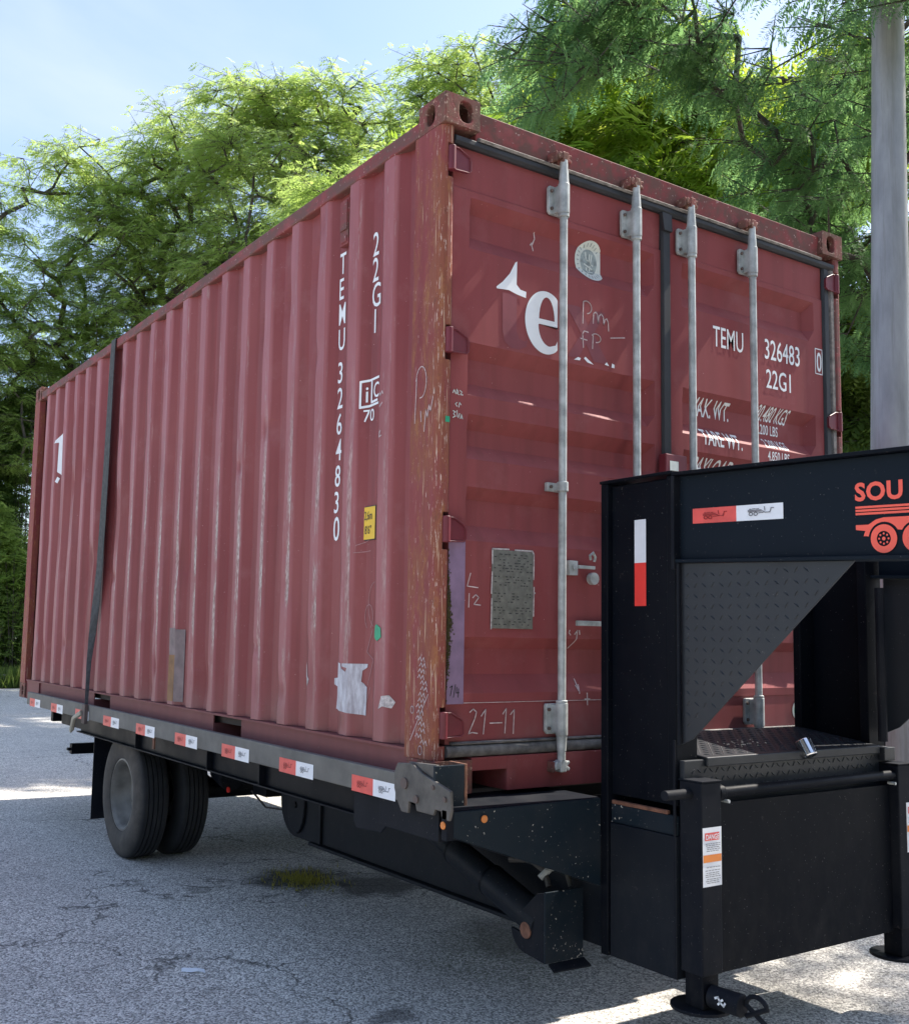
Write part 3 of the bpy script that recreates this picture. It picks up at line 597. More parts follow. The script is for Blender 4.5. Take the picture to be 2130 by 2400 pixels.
# vent on the side wall
m = MB(); m.box(0.016, 0.040, 0.742, 0.812, 2.235, 2.440); m.box(0.010, 0.016, 0.748, 0.806, 2.30, 2.432); m.box(0.012, 0.016, 0.75, 0.80, 2.245, 2.275); m.build('vent_cover', 'rail', cont, 0.004)

# ---- lettering on the side wall (parts of the container)
y = 0
for i, ch in enumerate('TEMU'):
    decal('lettering', text2d(ch, 0.098, 0.66 if ch != 'M' else 0.62, 0.006), 'white', cont, 'side', 0.852, 2.128 - i * 0.1135)
for i, ch in enumerate('326483'):
    decal('lettering', text2d(ch, 0.095, 0.78, 0.006), 'white', cont, 'side', 0.850, 1.642 - i * 0.1135)
decal('lettering', text2d('0', 0.106, 0.78, 0.006), 'white', cont, 'side', 0.850, 0.955)
for i, ch in enumerate('22G1'):
    decal('lettering', text2d(ch, 0.105, 0.70, 0.004), 'white', cont, 'side', 0.575 if ch != '1' else 0.555, 2.128 - i * 0.110)
ilc = join2(strokes2d([[(0, 0), (0, 0.108)], [(0, 0.108), (0.112, 0.114)], [(0, 0), (0.112, 0.006)], [(0.056, 0.02), (0.056, 0.102)], [(0.056, 0.016), (0.10, 0.02)]], 0.010), off2(text2d('i', 0.070, 0.9, 0.008), 0.024, 0.020), off2(text2d('C', 0.065, 0.72, 0.006), 0.072, 0.032))
decal('emblem', ilc, 'white', cont, 'side', 0.618, 1.492)
decal('lettering', text2d('70', 0.052, 0.95, 0.004), 'white', cont, 'side', 0.602, 1.430)
m = MB(); m.box(0.0405, 0.0465, 0.500, 0.598, 0.938, 1.078); sg = m.build('height_sign', 'blackprint', cont, 0.001)
decal('sign_face', rect2(0, 0, 0.090, 0.132), 'yellow', sg, ('x', 0.0405), 0.594, 0.942)
decal('lettering', join2(off2(text2d('2,6m', 0.036, 0.62, 0.004), 0.010, 0.080), off2(text2d("8'6\"", 0.034, 0.72, 0.004), 0.014, 0.022)), 'blackprint', sg, ('x', 0.0405), 0.594, 0.942, 0.003)
decal('lettering', strokes2d([[(0, 0.30), (0, 0.0)], [(-0.022, 0.275), (0, 0.30)]], 0.02) if False else ([(0, 0.02), (0.045, 0.40), (0.045, 0.0), (0.10, 0.40), (0.10, -0.06), (0.078, -0.05), (0.05, 0.33), (0.0, 0.30)], [(0, 0, 0)][:0]), 'white', cont, 'side', 0, 0)
decal('lettering', fill2d([[(0, 0.235), (0.13, 0.325), (0.13, -0.01), (0.115, -0.03), (0.06, 0.0), (0.066, 0.235)]]), 'white', cont, 'side', 5.40, 1.80)
decal('lettering', strokes2d([[(0, 0), (0.012, 0.02)]], 0.03), 'white', cont, 'side', 5.34, 1.725)
decal('torn_label', fill2d([[(-0.01, 0.0), (0.228, -0.012), (0.232, 0.10), (0.195, 0.12), (0.200, 0.165), (0.232, 0.178), (0.236, 0.192), (0.09, 0.190), (0.09, 0.178), (0.13, 0.172), (0.12, 0.156), (0.085, 0.170), (0.08, 0.190), (0.03, 0.196), (0.02, 0.13), (-0.03, 0.125), (-0.03, 0.10), (0.005, 0.09)]]), 'paper', cont, 'side', 0.782, 0.250)
decal('green_sticker', fill2d([[(0, 0.03), (0.045, 0.06), (0.075, 0.045), (0.08, 0.01), (0.05, -0.006), (0.035, 0.004), (0.004, 0.008)]]), 'green', cont, 'side', 0.475, 0.540)
decal('label_residue', fill2d([[(0, 0.0), (0.02, 0.05), (0.06, 0.055), (0.085, 0.03), (0.07, 0.006), (0.03, 0.012)]]), 'peel', cont, 'side', 0.405, 0.275)
decal('label_residue', fill2d([[(0, 0.03), (0.0, 0.085), (0.018, 0.10), (0.028, 0.06), (0.05, 0.028), (0.042, 0.0), (0.026, 0.012), (0.02, 0.04)]]), 'peel', cont, 'side', 1.035, 0.335)
decal('primer_patch', rect2(0, 0, 0.150, 0.255), 'brown', cont, 'side', 2.735, 0.172, 0.002)
decal('primer_patch', rect2(0, 0, 0.150, 0.150), 'greyp', cont, 'side', 2.735, 0.428, 0.002)
decal('primer_patch', rect2(0, 0, 0.07, 0.40), 'greyp', cont, 'side', 2.583, 0.170, 0.0025)
sc = []
for i in range(3): sc.append([(0.02 * i, 0.30 - 0.1 * i), (0.04, 0.24 - 0.1 * i), (0.0, 0.19 - 0.1 * i)])
decal('scratch_marks', strokes2d([arc(0.0, 0.25, 0.03, 0.05, -60, 240, 10), [(0.03, 0.20), (-0.01, 0.11), (0.04, 0.08), (0.0, -0.02)], [(0.02, -0.03), (-0.02, -0.12)]], 0.0035), 'chalk2', cont, 'side', 0.545, 0.38)
decal('scratch_marks', strokes2d([arc(0.02, 0.06, 0.05, 0.09, 40, 260, 12), [(-0.03, 0.32), (-0.1, 0.30)], [(-0.02, 0.275), (-0.11, 0.27)]], 0.0032), 'chalk2', cont, 'side', 0.52, 0.62)
decal('scratch_marks', strokes2d([[(0, 0), (0.01, 0.008), (0.016, -0.006), (0.028, 0.01), (0.034, -0.002)], [(0, -0.05), (0.008, -0.04), (0.012, -0.052), (0.03, -0.038)], [(0.006, -0.16), (0.022, -0.15), (0.01, -0.175), (0.03, -0.17)]], 0.005), 'chalk', cont, 'side', 0.45, 1.515)
# writing on the post
decal('scratch_marks', strokes2d([arc(0.05, 0.17, 0.035, 0.06, -100, 170, 12), [(0.02, 0.19), (0.012, 0.02)], [(0.05, 0.06), (0.055, 0.02)], [(0.075, -0.02), (0.085, 0.06), (0.095, 0.03), (0.105, 0.075), (0.115, 0.05), (0.13, 0.10)]], 0.004), 'chalk', cont, ('x', 0.0), 0.178, 1.33, 0.002)
lines = []
for i in range(15):
    z = 0.42 - i * 0.021; a = random.uniform(0.05, 0.09); lines.append([(a, z), (a + 0.012, z + 0.012), (a + 0.02, z - 0.004), (a + 0.034, z + 0.01), (a + 0.04, z - 0.006)])
lines += [[(0.02, 0.13), (0.13, 0.30)], arc(0.085, 0.10, 0.012, 0.016, 0, 360), arc(0.03, 0.24, 0.010, 0.013, 0, 360)]
decal('scratch_marks', strokes2d(lines, 0.0034), 'chalk', cont, ('x', 0.0), 0.178, 0.05, 0.002)
decal('green_mark', rect2(0, 0, 0.02, 0.022), 'green', cont, ('y', 0.012), 0.028, 1.335, 0.002)

# ---- left door markings
loops = []
ex, ez = 0.519, 1.800
outer = [(min(ex + 0.106 * math.cos(a), 0.580), ez + 0.1275 * math.sin(a)) for a in np.linspace(0, 2 * math.pi, 49)[:-1]]
upper = [(ex + 0.005 + 0.040 * math.cos(a), 1.812 + 0.092 * math.sin(a)) for a in np.linspace(0, math.pi, 14)]
lower = [(ex - 0.035, 1.790)] + [(ex + 0.020 + 0.058 * math.cos(a), 1.786 + 0.080 * math.sin(a)) for a in np.linspace(math.pi, 1.5 * math.pi, 10)] + [(0.570, 1.716), (0.5802, 1.735), (0.5802, 1.790)]
outer = [(a, b) for a, b in outer]
decal('lettering', fill2d([outer, upper, lower]), 'white', dl, 'door', 0, 0, 0.0022)
decal('lettering', fill2d([[(0.270, 1.897), (0.300, 1.922), (0.335, 1.962), (0.362, 2.012), (0.371, 2.018), (0.369, 1.925), (0.388, 1.908), (0.418, 1.905), (0.416, 1.880), (0.370, 1.886), (0.330, 1.895), (0.272, 1.890)]]), 'white', dl, 'door', 0, 0, 0.0022)
decal('ghost_lettering', fill2d([[(0.300, 1.88), (0.372, 1.884), (0.372, 1.74), (0.385, 1.712), (0.41, 1.705), (0.43, 1.715), (0.42, 1.685), (0.385, 1.668), (0.345, 1.668), (0.312, 1.69), (0.302, 1.73)]]), 'ghost', dl, 'door', 0, 0)
decal('ghost_lettering', fill2d([[(0.62, 1.90), (0.70, 1.90), (0.745, 1.83), (0.79, 1.90), (0.84, 1.90), (0.775, 1.80), (0.86, 1.685), (0.775, 1.685), (0.735, 1.752), (0.69, 1.685), (0.635, 1.685), (0.708, 1.79)]]), 'ghost', dl, 'door', 0, 0)
decal('lettering', fill2d([[(0.668, 1.676), (0.69, 1.690), (0.705, 1.688), (0.70, 1.678)]]), 'white', dl, 'door', 0, 0, 0.0022)
decal('lettering', fill2d([[(0.722, 1.690), (0.730, 1.698), (0.775, 1.672), (0.740, 1.676)]]), 'white', dl, 'door', 0, 0, 0.0022)
decal('lettering', fill2d([[(0.836, 1.682), (0.848, 1.694), (0.862, 1.680)]]), 'white', dl, 'door', 0, 0, 0.0022); decal('lettering', fill2d([[(0.875, 1.676), (0.878, 1.694), (0.892, 1.690), (0.892, 1.676)]]), 'white', dl, 'door', 0, 0, 0.0022)
decal('scratch_marks', strokes2d([[(0.715, 1.835), (0.718, 1.925)], arc(0.735, 1.905, 0.028, 0.026, 130, -80, 12), [(0.772, 1.845), (0.774, 1.886), (0.786, 1.895), (0.796, 1.885), (0.799, 1.850), (0.804, 1.880), (0.816, 1.892), (0.828, 1.882), (0.832, 1.850), (0.838, 1.872), (0.848, 1.878), (0.856, 1.862), (0.858, 1.828)], [(0.718, 1.735), (0.714, 1.790), (0.722, 1.804), (0.745, 1.802)], [(0.703, 1.770), (0.738, 1.768)], [(0.768, 1.738), (0.772, 1.80)], arc(0.788, 1.785, 0.026, 0.018, 150, -90, 10), [(0.87, 1.80), (0.95, 1.815)]], 0.0045), 'chalk', dl, 'door', 0, 0, 0.0028)
decal('scratch_marks', strokes2d([[(0.488, 2.175), (0.492, 2.15), (0.478, 2.12), (0.485, 2.10)], [(0.470, 2.12), (0.478, 2.13)]], 0.005), 'chalk', dl, 'door', 0, 0, 0.0028)
stk = [(0.784 + (0.076 * math.cos(a) if math.cos(a) < 0 else min(0.066, 0.090 * math.cos(a))), 2.117 + 0.085 * math.sin(a)) for a in np.linspace(0, 2 * math.pi, 40)[:-1]]
decal('round_sticker', fill2d([stk]), 'sticker', dl, 'door', 0, 0, 0.0025)
decal('sticker_emblem', fill2d([[(0.784 + (0.048 * math.cos(a) if math.cos(a) < 0 else 0.045 * math.cos(a)), 2.117 + 0.055 * math.sin(a)) for a in np.linspace(0, 2 * math.pi, 30)[:-1]]]), 'emblem', dl, 'door', 0, 0, 0.004)
ring = []
for i in range(24):
    a = 2 * math.pi * i / 24
    if math.cos(a) < 0.75: ring.append([(0.784 + 0.058 * math.cos(a), 2.117 + 0.066 * math.sin(a)), (0.784 + 0.066 * math.cos(a), 2.117 + 0.075 * math.sin(a))])
decal('sticker_print', strokes2d(ring, 0.005), 'emblem', dl, 'door', 0, 0, 0.004)
decal('sticker_print', strokes2d([[(0.765, 2.155), (0.768, 2.125), (0.785, 2.12), (0.788, 2.15)], [(0.800, 2.15), (0.792, 2.11), (0.805, 2.105)], [(0.758, 2.105), (0.80, 2.09)], [(0.770, 2.09), (0.772, 2.07), (0.80, 2.075)], [(0.79, 2.10), (0.785, 2.075)]], 0.006), 'sticker', dl, 'door', 0, 0, 0.005)
dpl = MB().box(0.262, 0.460, 0.0245, 0.0285, 0.590, 0.884).build('data_plate', 'plate', cont, 0.001)
decal('peeled_edge', strokes2d([[(0.259, 0.588), (0.261, 0.70)], [(0.259, 0.72), (0.262, 0.80)], [(0.262, 0.83), (0.262, 0.886), (0.34, 0.888)], [(0.37, 0.887), (0.455, 0.888), (0.463, 0.875), (0.462, 0.78)], [(0.464, 0.75), (0.462, 0.64)], [(0.464, 0.728), (0.470, 0.728)]], 0.0055), 'peel', dpl, ('y', 0.0245), 0, 0, 0.001)
dsh = []
for r_ in range(26):
    z = 0.868 - r_ * 0.0105; x = 0.272
    if r_ in (7, 12, 13, 18, 22): continue
    while x < 0.445:
        w = random.uniform(0.003, 0.014)
        if random.random() < 0.55: dsh.append([(x, z), (x + w, z)])
        x += w + random.uniform(0.004, 0.02)
decal('plate_print', strokes2d(dsh, 0.0038), 'dash', dpl, ('y', 0.0245), 0, 0, 0.001)
decal('scratch_marks', strokes2d([[(0.170, 0.285), (0.185, 0.296), (0.200, 0.285), (0.192, 0.26), (0.165, 0.208), (0.182, 0.212), (0.205, 0.208)], [(0.222, 0.270), (0.242, 0.294), (0.232, 0.205)], [(0.262, 0.243), (0.318, 0.243)], [(0.322, 0.275), (0.338, 0.295), (0.332, 0.205)], [(0.358, 0.272), (0.376, 0.290), (0.372, 0.202)]], 0.0042), 'chalk', dl, 'door', 0, 0, 0.0022)
decal('scratch_marks', strokes2d([[(0.165, 0.79), (0.150, 0.742), (0.200, 0.738)], [(0.160, 0.715), (0.158, 0.665)], [(0.176, 0.700), (0.190, 0.712), (0.204, 0.702), (0.182, 0.676), (0.212, 0.674)]], 0.0036), 'chalk', dl, 'door', 0, 0, 0.0022)
decal('scratch_marks', strokes2d([[(0.142, 0.3185), (1.165, 0.3185)]], 0.0022), 'chalk', dl, 'door', 0, 0, 0.0024)
decal('scratch_marks', strokes2d([[(0.700, 0.40), (0.702, 0.345)], [(0.693, 0.375), (0.701, 0.352), (0.709, 0.378)], [(0.742, 0.345), (0.744, 0.30)], [(0.730, 0.322), (0.756, 0.322)], [(0.650, 0.59), (0.646, 0.58), (0.654, 0.572)], [(0.676, 0.575), (0.690, 0.59), (0.684, 0.545), (0.672, 0.52)], [(0.700, 0.59), (0.702, 0.575)]], 0.005), 'chalk', dl, 'door', 0, 0, 0.0028)
# writing on the lilac strip and stile
decal('scratch_marks', strokes2d([[(0.072, 1.452), (0.078, 1.465), (0.084, 1.452)], [(0.088, 1.45), (0.09, 1.468), (0.098, 1.458), (0.090, 1.455), (0.10, 1.448)], [(0.104, 1.465), (0.114, 1.46), (0.106, 1.45), (0.118, 1.45)], [(0.092, 1.418), (0.084, 1.412), (0.092, 1.404)], [(0.100, 1.402), (0.103, 1.42), (0.110, 1.412)], [(0.074, 1.385), (0.086, 1.382), (0.076, 1.374), (0.086, 1.366), (0.074, 1.360)], [(0.092, 1.388), (0.094, 1.366)], [(0.098, 1.362), (0.104, 1.378)], [(0.108, 1.360), (0.112, 1.376), (0.118, 1.360), (0.108, 1.366)]], 0.0035), 'sticker', dl, 'door', 0, 0, 0.003)
decal('scratch_marks', strokes2d([[(0.078, 0.375), (0.088, 0.380), (0.080, 0.345)], [(0.094, 0.34), (0.102, 0.385)], [(0.108, 0.375), (0.106, 0.355), (0.118, 0.356)], [(0.116, 0.37), (0.114, 0.34)]], 0.0035), 'blackprint', dl, ('y', 0.0265), 0, 0, 0.001)
# ---- right door lettering
def dt(s, x, z, h, cond, bold=0.004, shear=0.0, space=1.0): decal('lettering', text2d(s, h, cond, bold, shear, space), 'white', dr, 'door', x, z, 0.0022)
dt('TEMU', 1.500, 1.878, 0.098, 0.60, 0.003); dt('326483', 1.858, 1.880, 0.098, 0.665, 0.006)
decal('lettering', join2(strokes2d([[(0, 0), (0.054, 0), (0.054, 0.124), (0, 0.124), (0, 0)]], 0.005), off2(text2d('0', 0.098, 0.60, 0.012), 0.010, 0.013)), 'white', dr, 'door', 2.240, 1.868, 0.0022)
dt('22G1', 1.866, 1.742, 0.092, 0.70, 0.006)
dt('MAX. WT.', 1.395, 1.556, 0.082, 0.50, 0.010); dt('30.480 KGS', 1.826, 1.590, 0.068, 0.50, 0.006)
dt('67.200 LBS', 1.820, 1.528, 0.048, 0.60, 0.006)
dt('TARE WT.', 1.428, 1.422, 0.076, 0.56, 0.010); dt('2.200 KGS', 1.864, 1.460, 0.046, 0.62, 0.006); dt('4.850 LBS', 1.870, 1.398, 0.046, 0.62, 0.006)
dt('PAYLOAD', 1.400, 1.292, 0.076, 0.56, 0.010); dt('28.280 KGS', 1.826, 1.325, 0.046, 0.62, 0.006)
decal('round_sticker', fill2d([arc(2.062, 0.248, 0.047, 0.047, 0, 345, 23)]), 'sticker', dr, 'door', 0, 0, 0.002)
decal('lettering', text2d('BFIC', 0.024, 0.95, 0.01), 'green', dr, 'door', 2.027, 0.237, 0.0035)
decal('scratch_marks', strokes2d([[(1.93, 0.70), (1.94, 0.675), (1.955, 0.725)]], 0.004), 'chalk', dr, 'door', 0, 0, 0.003)

# ================================================================ STRAP
st = thing('lashing_strap', 'dark grey webbing strap pulled over the container and down its corrugated side', 'strap', (-0.02, 3.95, 0.0))
v = []; f = []
sec = [(0, W_ / 2, 3.90, 0.046, 0, 2.550), (0, 0.30, 3.92, 0.046, 0, 2.550), (0, 0.0, 3.934, 0.046, 0, 2.549), (0, -0.004, 3.934, 0.047, 0, 2.44), (0, -0.008, 3.933, 0.052, 1, 2.0), (0, -0.010, 3.940, 0.056, 2, 1.62), (0, -0.011, 3.955, 0.058, 3, 1.3), (0, -0.012, 3.975, 0.055, 6, 0.98), (0, -0.016, 4.018, 0.050, 20, 0.73), (0, -0.030, 4.028, 0.036, 50, 0.54), (0, -0.045, 4.009, 0.030, 75, 0.355), (0, -0.062, 3.956, 0.026, 84, 0.196), (0, -0.0775, 3.905, 0.024, 86, 0.075), (0, -0.079, 3.89, 0.024, 86, -0.04)]
for _, x, yc, hw, tw, z in sec:
    a = math.radians(tw); dx, dy = math.sin(a) * hw, math.cos(a) * hw
    v += [(x + dx - 0.01 * (tw > 50), yc - dy, z), (x - dx * 0.2, yc + dy, z), (x + dx - 0.003 - 0.01 * (tw > 50), yc - dy, z - 0.003), (x - dx * 0.2 - 0.003, yc + dy, z - 0.003)]
for i in range(len(sec) - 1):
    a, b = 4 * i, 4 * i + 4; f += [(a, a + 1, b + 1, b), (a + 2, b + 2, b + 3, a + 3), (a, b, b + 2, a + 2), (a + 1, a + 3, b + 3, b + 1)]
MB().add(v, f).build('webbing', 'strap', st)
MB().box(-0.100, -0.0765, 3.85, 3.92, -0.05, 0.075).build('strap_ratchet', 'bolt', st, 0.004)
MB().tube([(-0.10, 3.91, 0.02), (-0.13, 3.98, -0.02), (-0.12, 4.05, -0.10), (-0.12, 4.07, -0.115)], [0.018, 0.015, 0.016, 0.010], 6).build('strap_tail', 'cream', st)

# ================================================================ TRAILER
tr = thing('gooseneck_trailer', 'black gooseneck tilt trailer with red and white marker tape under the maroon container', 'trailer', (0, 0, GZ))
rail = MB().box(-0.075, -0.045, 0.10, 5.47, -0.024, 0.072).build('rub_rail', 'rub', tr, 0.004)
rail2 = MB().box(W_ + 0.045, W_ + 0.075, 0.10, 5.47, -0.024, 0.072).build('rub_rail', 'rub', tr, 0.004)
def truckmark(w, h):
    """the small gooseneck-trailer emblem printed on the marker tape"""
    L = [[(0.05, 0.55), (0.60, 0.55)], [(0.05, 0.66), (0.55, 0.66)], [(0.10, 0.78), (0.18, 0.78)], [(0.22, 0.80), (0.33, 0.80)], [(0.37, 0.78), (0.46, 0.78)], [(0.60, 0.55), (0.68, 0.42), (0.86, 0.42), (0.90, 0.80), (1.0, 0.80)], [(0.68, 0.60), (0.66, 0.95)], arc(0.16, 0.32, 0.07, 0.16, 0, 360, 8), arc(0.34, 0.32, 0.07, 0.16, 0, 360, 8), [(0.45, 0.40), (0.62, 0.40)]]
    return strokes2d([[(a * w, b * h) for a, b in l] for l in L], 0.0022 if w < 0.09 else 0.0026)
tapeA = None
for k in range(9):
    y1 = 0.441 + 0.6168 * k
    t_ = decal('reflective_tape', rect2(0, 0, 0.155, 0.060), 'redw', rail, ('x', -0.075), y1, -0.030); decal('reflective_tape', rect2(0.155, 0, 0.308, 0.060), 'wtape', rail, ('x', -0.075), y1, -0.030)
    decal('tape_print', truckmark(0.085, 0.036), 'rlogo', rail, ('x', -0.075), y1 - 0.035, -0.018, 0.003); decal('tape_print', truckmark(0.085, 0.036), 'mlogo', rail, ('x', -0.075), y1 - 0.190, -0.018, 0.003)
# deck and cross members
box('deck', 'wood', tr, -0.044, W_ + 0.044, 0.12, 5.46, -0.024, -0.005, bevel=0)
for i, yy in enumerate(np.arange(0.45, 5.3, 0.52)): box('cross_member', 'black', tr, 0.04, W_ - 0.04, yy, yy + 0.06, -0.135, -0.025)
def side_frame(x, s):
    m = MB(); X = lambda a: x + s * a
    def b_(a0, a1, *r): m.box(min(X(a0), X(a1)), max(X(a0), X(a1)), *r)
    b_(0.03, 0.038, 0.26, 4.36, -0.140, -0.0245); b_(0.0, 0.03, 0.26, 4.36, -0.146, -0.138); b_(0.05, 0.06, 4.36, 4.93, -0.135, -0.0245); b_(0.10, 0.11, 4.93, 5.35, -0.09, -0.0245)
    return m.build('side_frame', 'black', tr, 0.002)
side_frame(0, 1); side_frame(W_, -1)
for yy in (1.415, 2.035, 3.13): box('frame_stake', 'blackd', tr, 0.0, 0.0295, yy, yy + 0.008, -0.137, -0.025, bevel=0)
box('frame_stake', 'rustm', tr, -0.044, -0.036, 2.69, 2.72, -0.10, -0.025, bevel=0)
m = MB(); m.prism([(0.50, -0.045), (0.50, -0.16), (0.48, -0.180), (0.30, -0.170), (0.262, -0.14), (0.262, -0.045)], 0, -0.030, -0.022); m.prism([(-0.022, -0.045), (0.03, -0.045), (0.03, -0.13), (-0.022, -0.17)], 1, 0.49, 0.498); m.build('stake_pocket', 'blackd', tr, 0.004)
# main lower beams x 2: web + flanges + pivot plate
for xb, s in ((0.62, 1), (1.82, -1)):
    m = MB(); m.box(xb + 0.004 * s, xb + 0.020 * s, -0.19, 2.12, -0.552, -0.16) if s > 0 else m.box(xb - 0.020, xb - 0.004, -0.19, 2.12, -0.552, -0.16)
    m.box(min(xb - 0.028 * s, xb + 0.07 * s), max(xb - 0.028 * s, xb + 0.07 * s), 0.0, 2.03, -0.568, -0.552); bm_ = m.build('main_beam', 'boom', tr, 0.003)
    pts = [(2.22 + 0.195 * math.cos(a), -0.37 + 0.19 * math.sin(a)) for a in np.linspace(-0.55 * math.pi, 0.5 * math.pi, 14)] + [(1.97, -0.17), (1.97, -0.56)]
    MB().prism(pts, 0, xb - 0.004 * s, xb + 0.024 * s).build('pivot_plate', 'boom', bm_, 0.003)
    disc = [(2.20 + 0.10 * math.cos(a), -0.37 + 0.165 * math.sin(a)) for a in np.linspace(0, 2 * math.pi, 26)[:-1]]
    MB().prism(disc, 0, xb - 0.022 * s, xb - 0.003 * s).build('pivot_boss', 'boom', bm_, 0.006)
    MB().cyl((xb - 0.030 * s, 2.20, -0.38), (xb - 0.018 * s, 2.20, -0.38), 0.018, 10).build('pivot_pin', 'black', bm_)
    MB().box(xb - 0.012 * s if s > 0 else xb, xb if s > 0 else xb + 0.012, 1.93, 1.955, -0.55, -0.17).build('beam_stiffener', 'boom', bm_)
    MB().box(min(xb - 0.01 * s, xb + 0.08 * s), max(xb - 0.01 * s, xb + 0.08 * s), 0.3, 4.9, -0.158, -0.136).build('deck_runner', 'black', bm_)
# rear suspension
for yy in (3.2, 4.1):
    for xx in (0.66, 1.70): box('spring_hanger', 'black', tr, xx, xx + 0.08, yy - 0.09, yy + 0.09, -0.42, -0.14)
m = MB(); m.cyl((0.28, 3.6, GZ + 0.39), (2.16, 3.6, GZ + 0.39), 0.065, 16); m.build('axle', 'black', tr, 0, True)
for xx in (0.70, 1.74): MB().tube([(xx, 3.1, -0.36), (xx, 3.35, -0.42), (xx, 3.6, -0.44), (xx, 3.85, -0.42), (xx, 4.15, -0.36)], 0.03, 6).build('leaf_spring', 'black', tr)
for xx in (0.60, 1.84): MB().cyl((xx, 3.22, -0.30), (xx, 3.05, -0.34), 0.085, 16).build('brake_chamber', 'blackd', tr, 0.008)
MB().box(0.56, 0.68, 2.92, 2.96, -0.165, -0.145).build('clearance_tag', 'wtape', tr); MB().cyl((0.555, 3.0, -0.40), (0.545, 3.0, -0.40), 0.018, 10).build('marker_lamp', 'red', tr)
MB().box(0.62, 0.90, 2.62, 2.80, -0.40, -0.14).build('equaliser_box', 'black', tr, 0.005)
MB().tube([(0.66, 2.9, -0.40), (0.66, 2.7, -0.47), (0.66, 2.45, -0.45), (0.70, 2.3, -0.34)], 0.006, 6).build('air_line', 'hose', tr)
MB().tube([(0.72, 2.5, -0.30), (0.74, 2.35, -0.36), (0.78, 2.25, -0.50), (0.82, 2.2, -0.58)], 0.006, 6).build('air_line', 'hose', tr)
# tyres
def tyre(x, dish):
    w = 0.205; r = 0.392; ri = 0.218; s = 1
    p = [(0.030, ri), (0.014, ri + 0.010), (0.004, ri + 0.045), (0.0, ri + 0.085), (0.005, r - 0.045), (0.012, r - 0.028), (0.020, r - 0.012), (0.030, r - 0.004)]
    gx = np.linspace(0.030, w - 0.030, 6)
    for i in range(5):
        a, b = gx[i], gx[i + 1]; p += [(a + 0.004, r - 0.002 + 0.002 * math.sin(math.pi * (i + .1) / 5)), (b - 0.004, r - 0.002 + 0.002 * math.sin(math.pi * (i + .9) / 5))]
        if i < 4: p += [(b - 0.0035, r - 0.014), (b + 0.0035, r - 0.014)]
    p += [(w - 0.030, r - 0.004), (w - 0.02, r - 0.012), (w - 0.012, r - 0.028), (w - 0.005, r - 0.045), (w, ri + 0.085), (w - 0.004, ri + 0.045), (w - 0.014, ri + 0.010), (w - 0.030, ri), (0.030, ri)]
    t_ = MB().lathe(p, (x, 3.6, GZ + r - 0.002), 64).build('tyre', 'tyre', tr, 0, True)
    q = [(0.034, ri - 0.001), (0.018, ri + 0.006), (0.016, ri - 0.004), (0.028, ri - 0.012), (0.040, ri - 0.022), (0.07, ri - 0.026), (0.10, ri - 0.045), (0.125, ri - 0.06), (0.135, 0.10), (0.135, 0.065), (0.10, 0.060), (0.095, 0.052), (0.093, 0.0)] if dish > 0 else [(w - 0.034, ri - 0.001), (w - 0.018, ri + 0.006), (w - 0.016, ri - 0.004), (w - 0.028, ri - 0.012), (w - 0.040, ri - 0.022), (w - 0.07, ri - 0.026), (w - 0.10, ri - 0.045), (w - 0.125, ri - 0.06), (w - 0.135, 0.10), (w - 0.135, 0.075), (w - 0.06, 0.070), (w - 0.05, 0.060), (w - 0.048, 0.0)]
    MB().lathe(q, (x, 3.6, GZ + r - 0.002), 48).build('rim', 'rim', t_, 0, True)
    for k in range(8):
        m = MB(); a = 2 * math.pi * k / 8; xx = x + (0.125 if dish > 0 else w - 0.125); cy, cz = 3.6 + 0.112 * math.cos(a), GZ + r + 0.112 * math.sin(a); m.cyl((xx - 0.012, cy, cz), (xx + 0.012, cy, cz), 0.012, 6); m.build('wheel_nut', 'rim', t_)
tyre(0.070, 1); tyre(0.330, -1); tyre(W_ - 0.275, -1); tyre(W_ - 0.535, 1)
for x0 in (0.062, W_ - 0.60): MB().prism([(x0, -0.14), (x0 + 0.54, -0.14), (x0 + 0.54, -0.71), (x0, -0.71)], 1, 4.14, 4.148).build('mud_flap', 'blackd', tr)
m = MB(); m.box(0.065, W_ - 0.065, 4.68, 4.74, -0.335, -0.262); m.box(0.04, 0.065, 4.69, 4.73, -0.31, -0.29); bp = m.build('rear_bumper', 'black', tr, 0.004)
for xx in (0.7, 1.7): box('bumper_hanger', 'black', tr, xx, xx + 0.06, 4.685, 4.735, -0.261, -0.05)
# front: stop block, grey end plate, outrigger
MB().prism([(0.105, 0.110), (0.02, 0.118), (-0.05, 0.090), (-0.216, 0.052), (-0.222, -0.01), (-0.21, -0.045), (-0.17, -0.045), (-0.165, -0.02), (-0.13, -0.02), (-0.12, -0.04), (-0.02, -0.04), (-0.01, -0.015), (0.03, -0.015), (0.035, -0.055), (0.075, -0.055), (0.105, -0.02), (0.125, 0.02), (0.125, 0.08)], 0, -0.088, -0.076).build('end_plate', 'end', tr, 0.003)
for a, b, r_ in ((0.055, 0.045, 0.020), (-0.12, 0.052, 0.008), (-0.19, 0.022, 0.009), (-0.02, 0.0, 0.014)): MB().cyl((-0.094, a, b), (-0.088, a, b), r_, 12).build('plate_bolt', 'bolt', tr)
MB().prism([(0.06, 0.118), (-0.115, 0.125), (-0.115, 0.06), (-0.05, 0.09)], 0, -0.075, -0.060).build('end_plate', 'end', tr, 0.003)
MB().box(-0.085, 0.036, -0.126, -0.112, -0.020, 0.122).build('stop_plate', 'blacks', tr, 0.002)
MB().box(0.037, 0.049, -0.126, -0.030, -0.020, 0.124).build('stop_plate_edge', 'rustm', tr, 0.002)
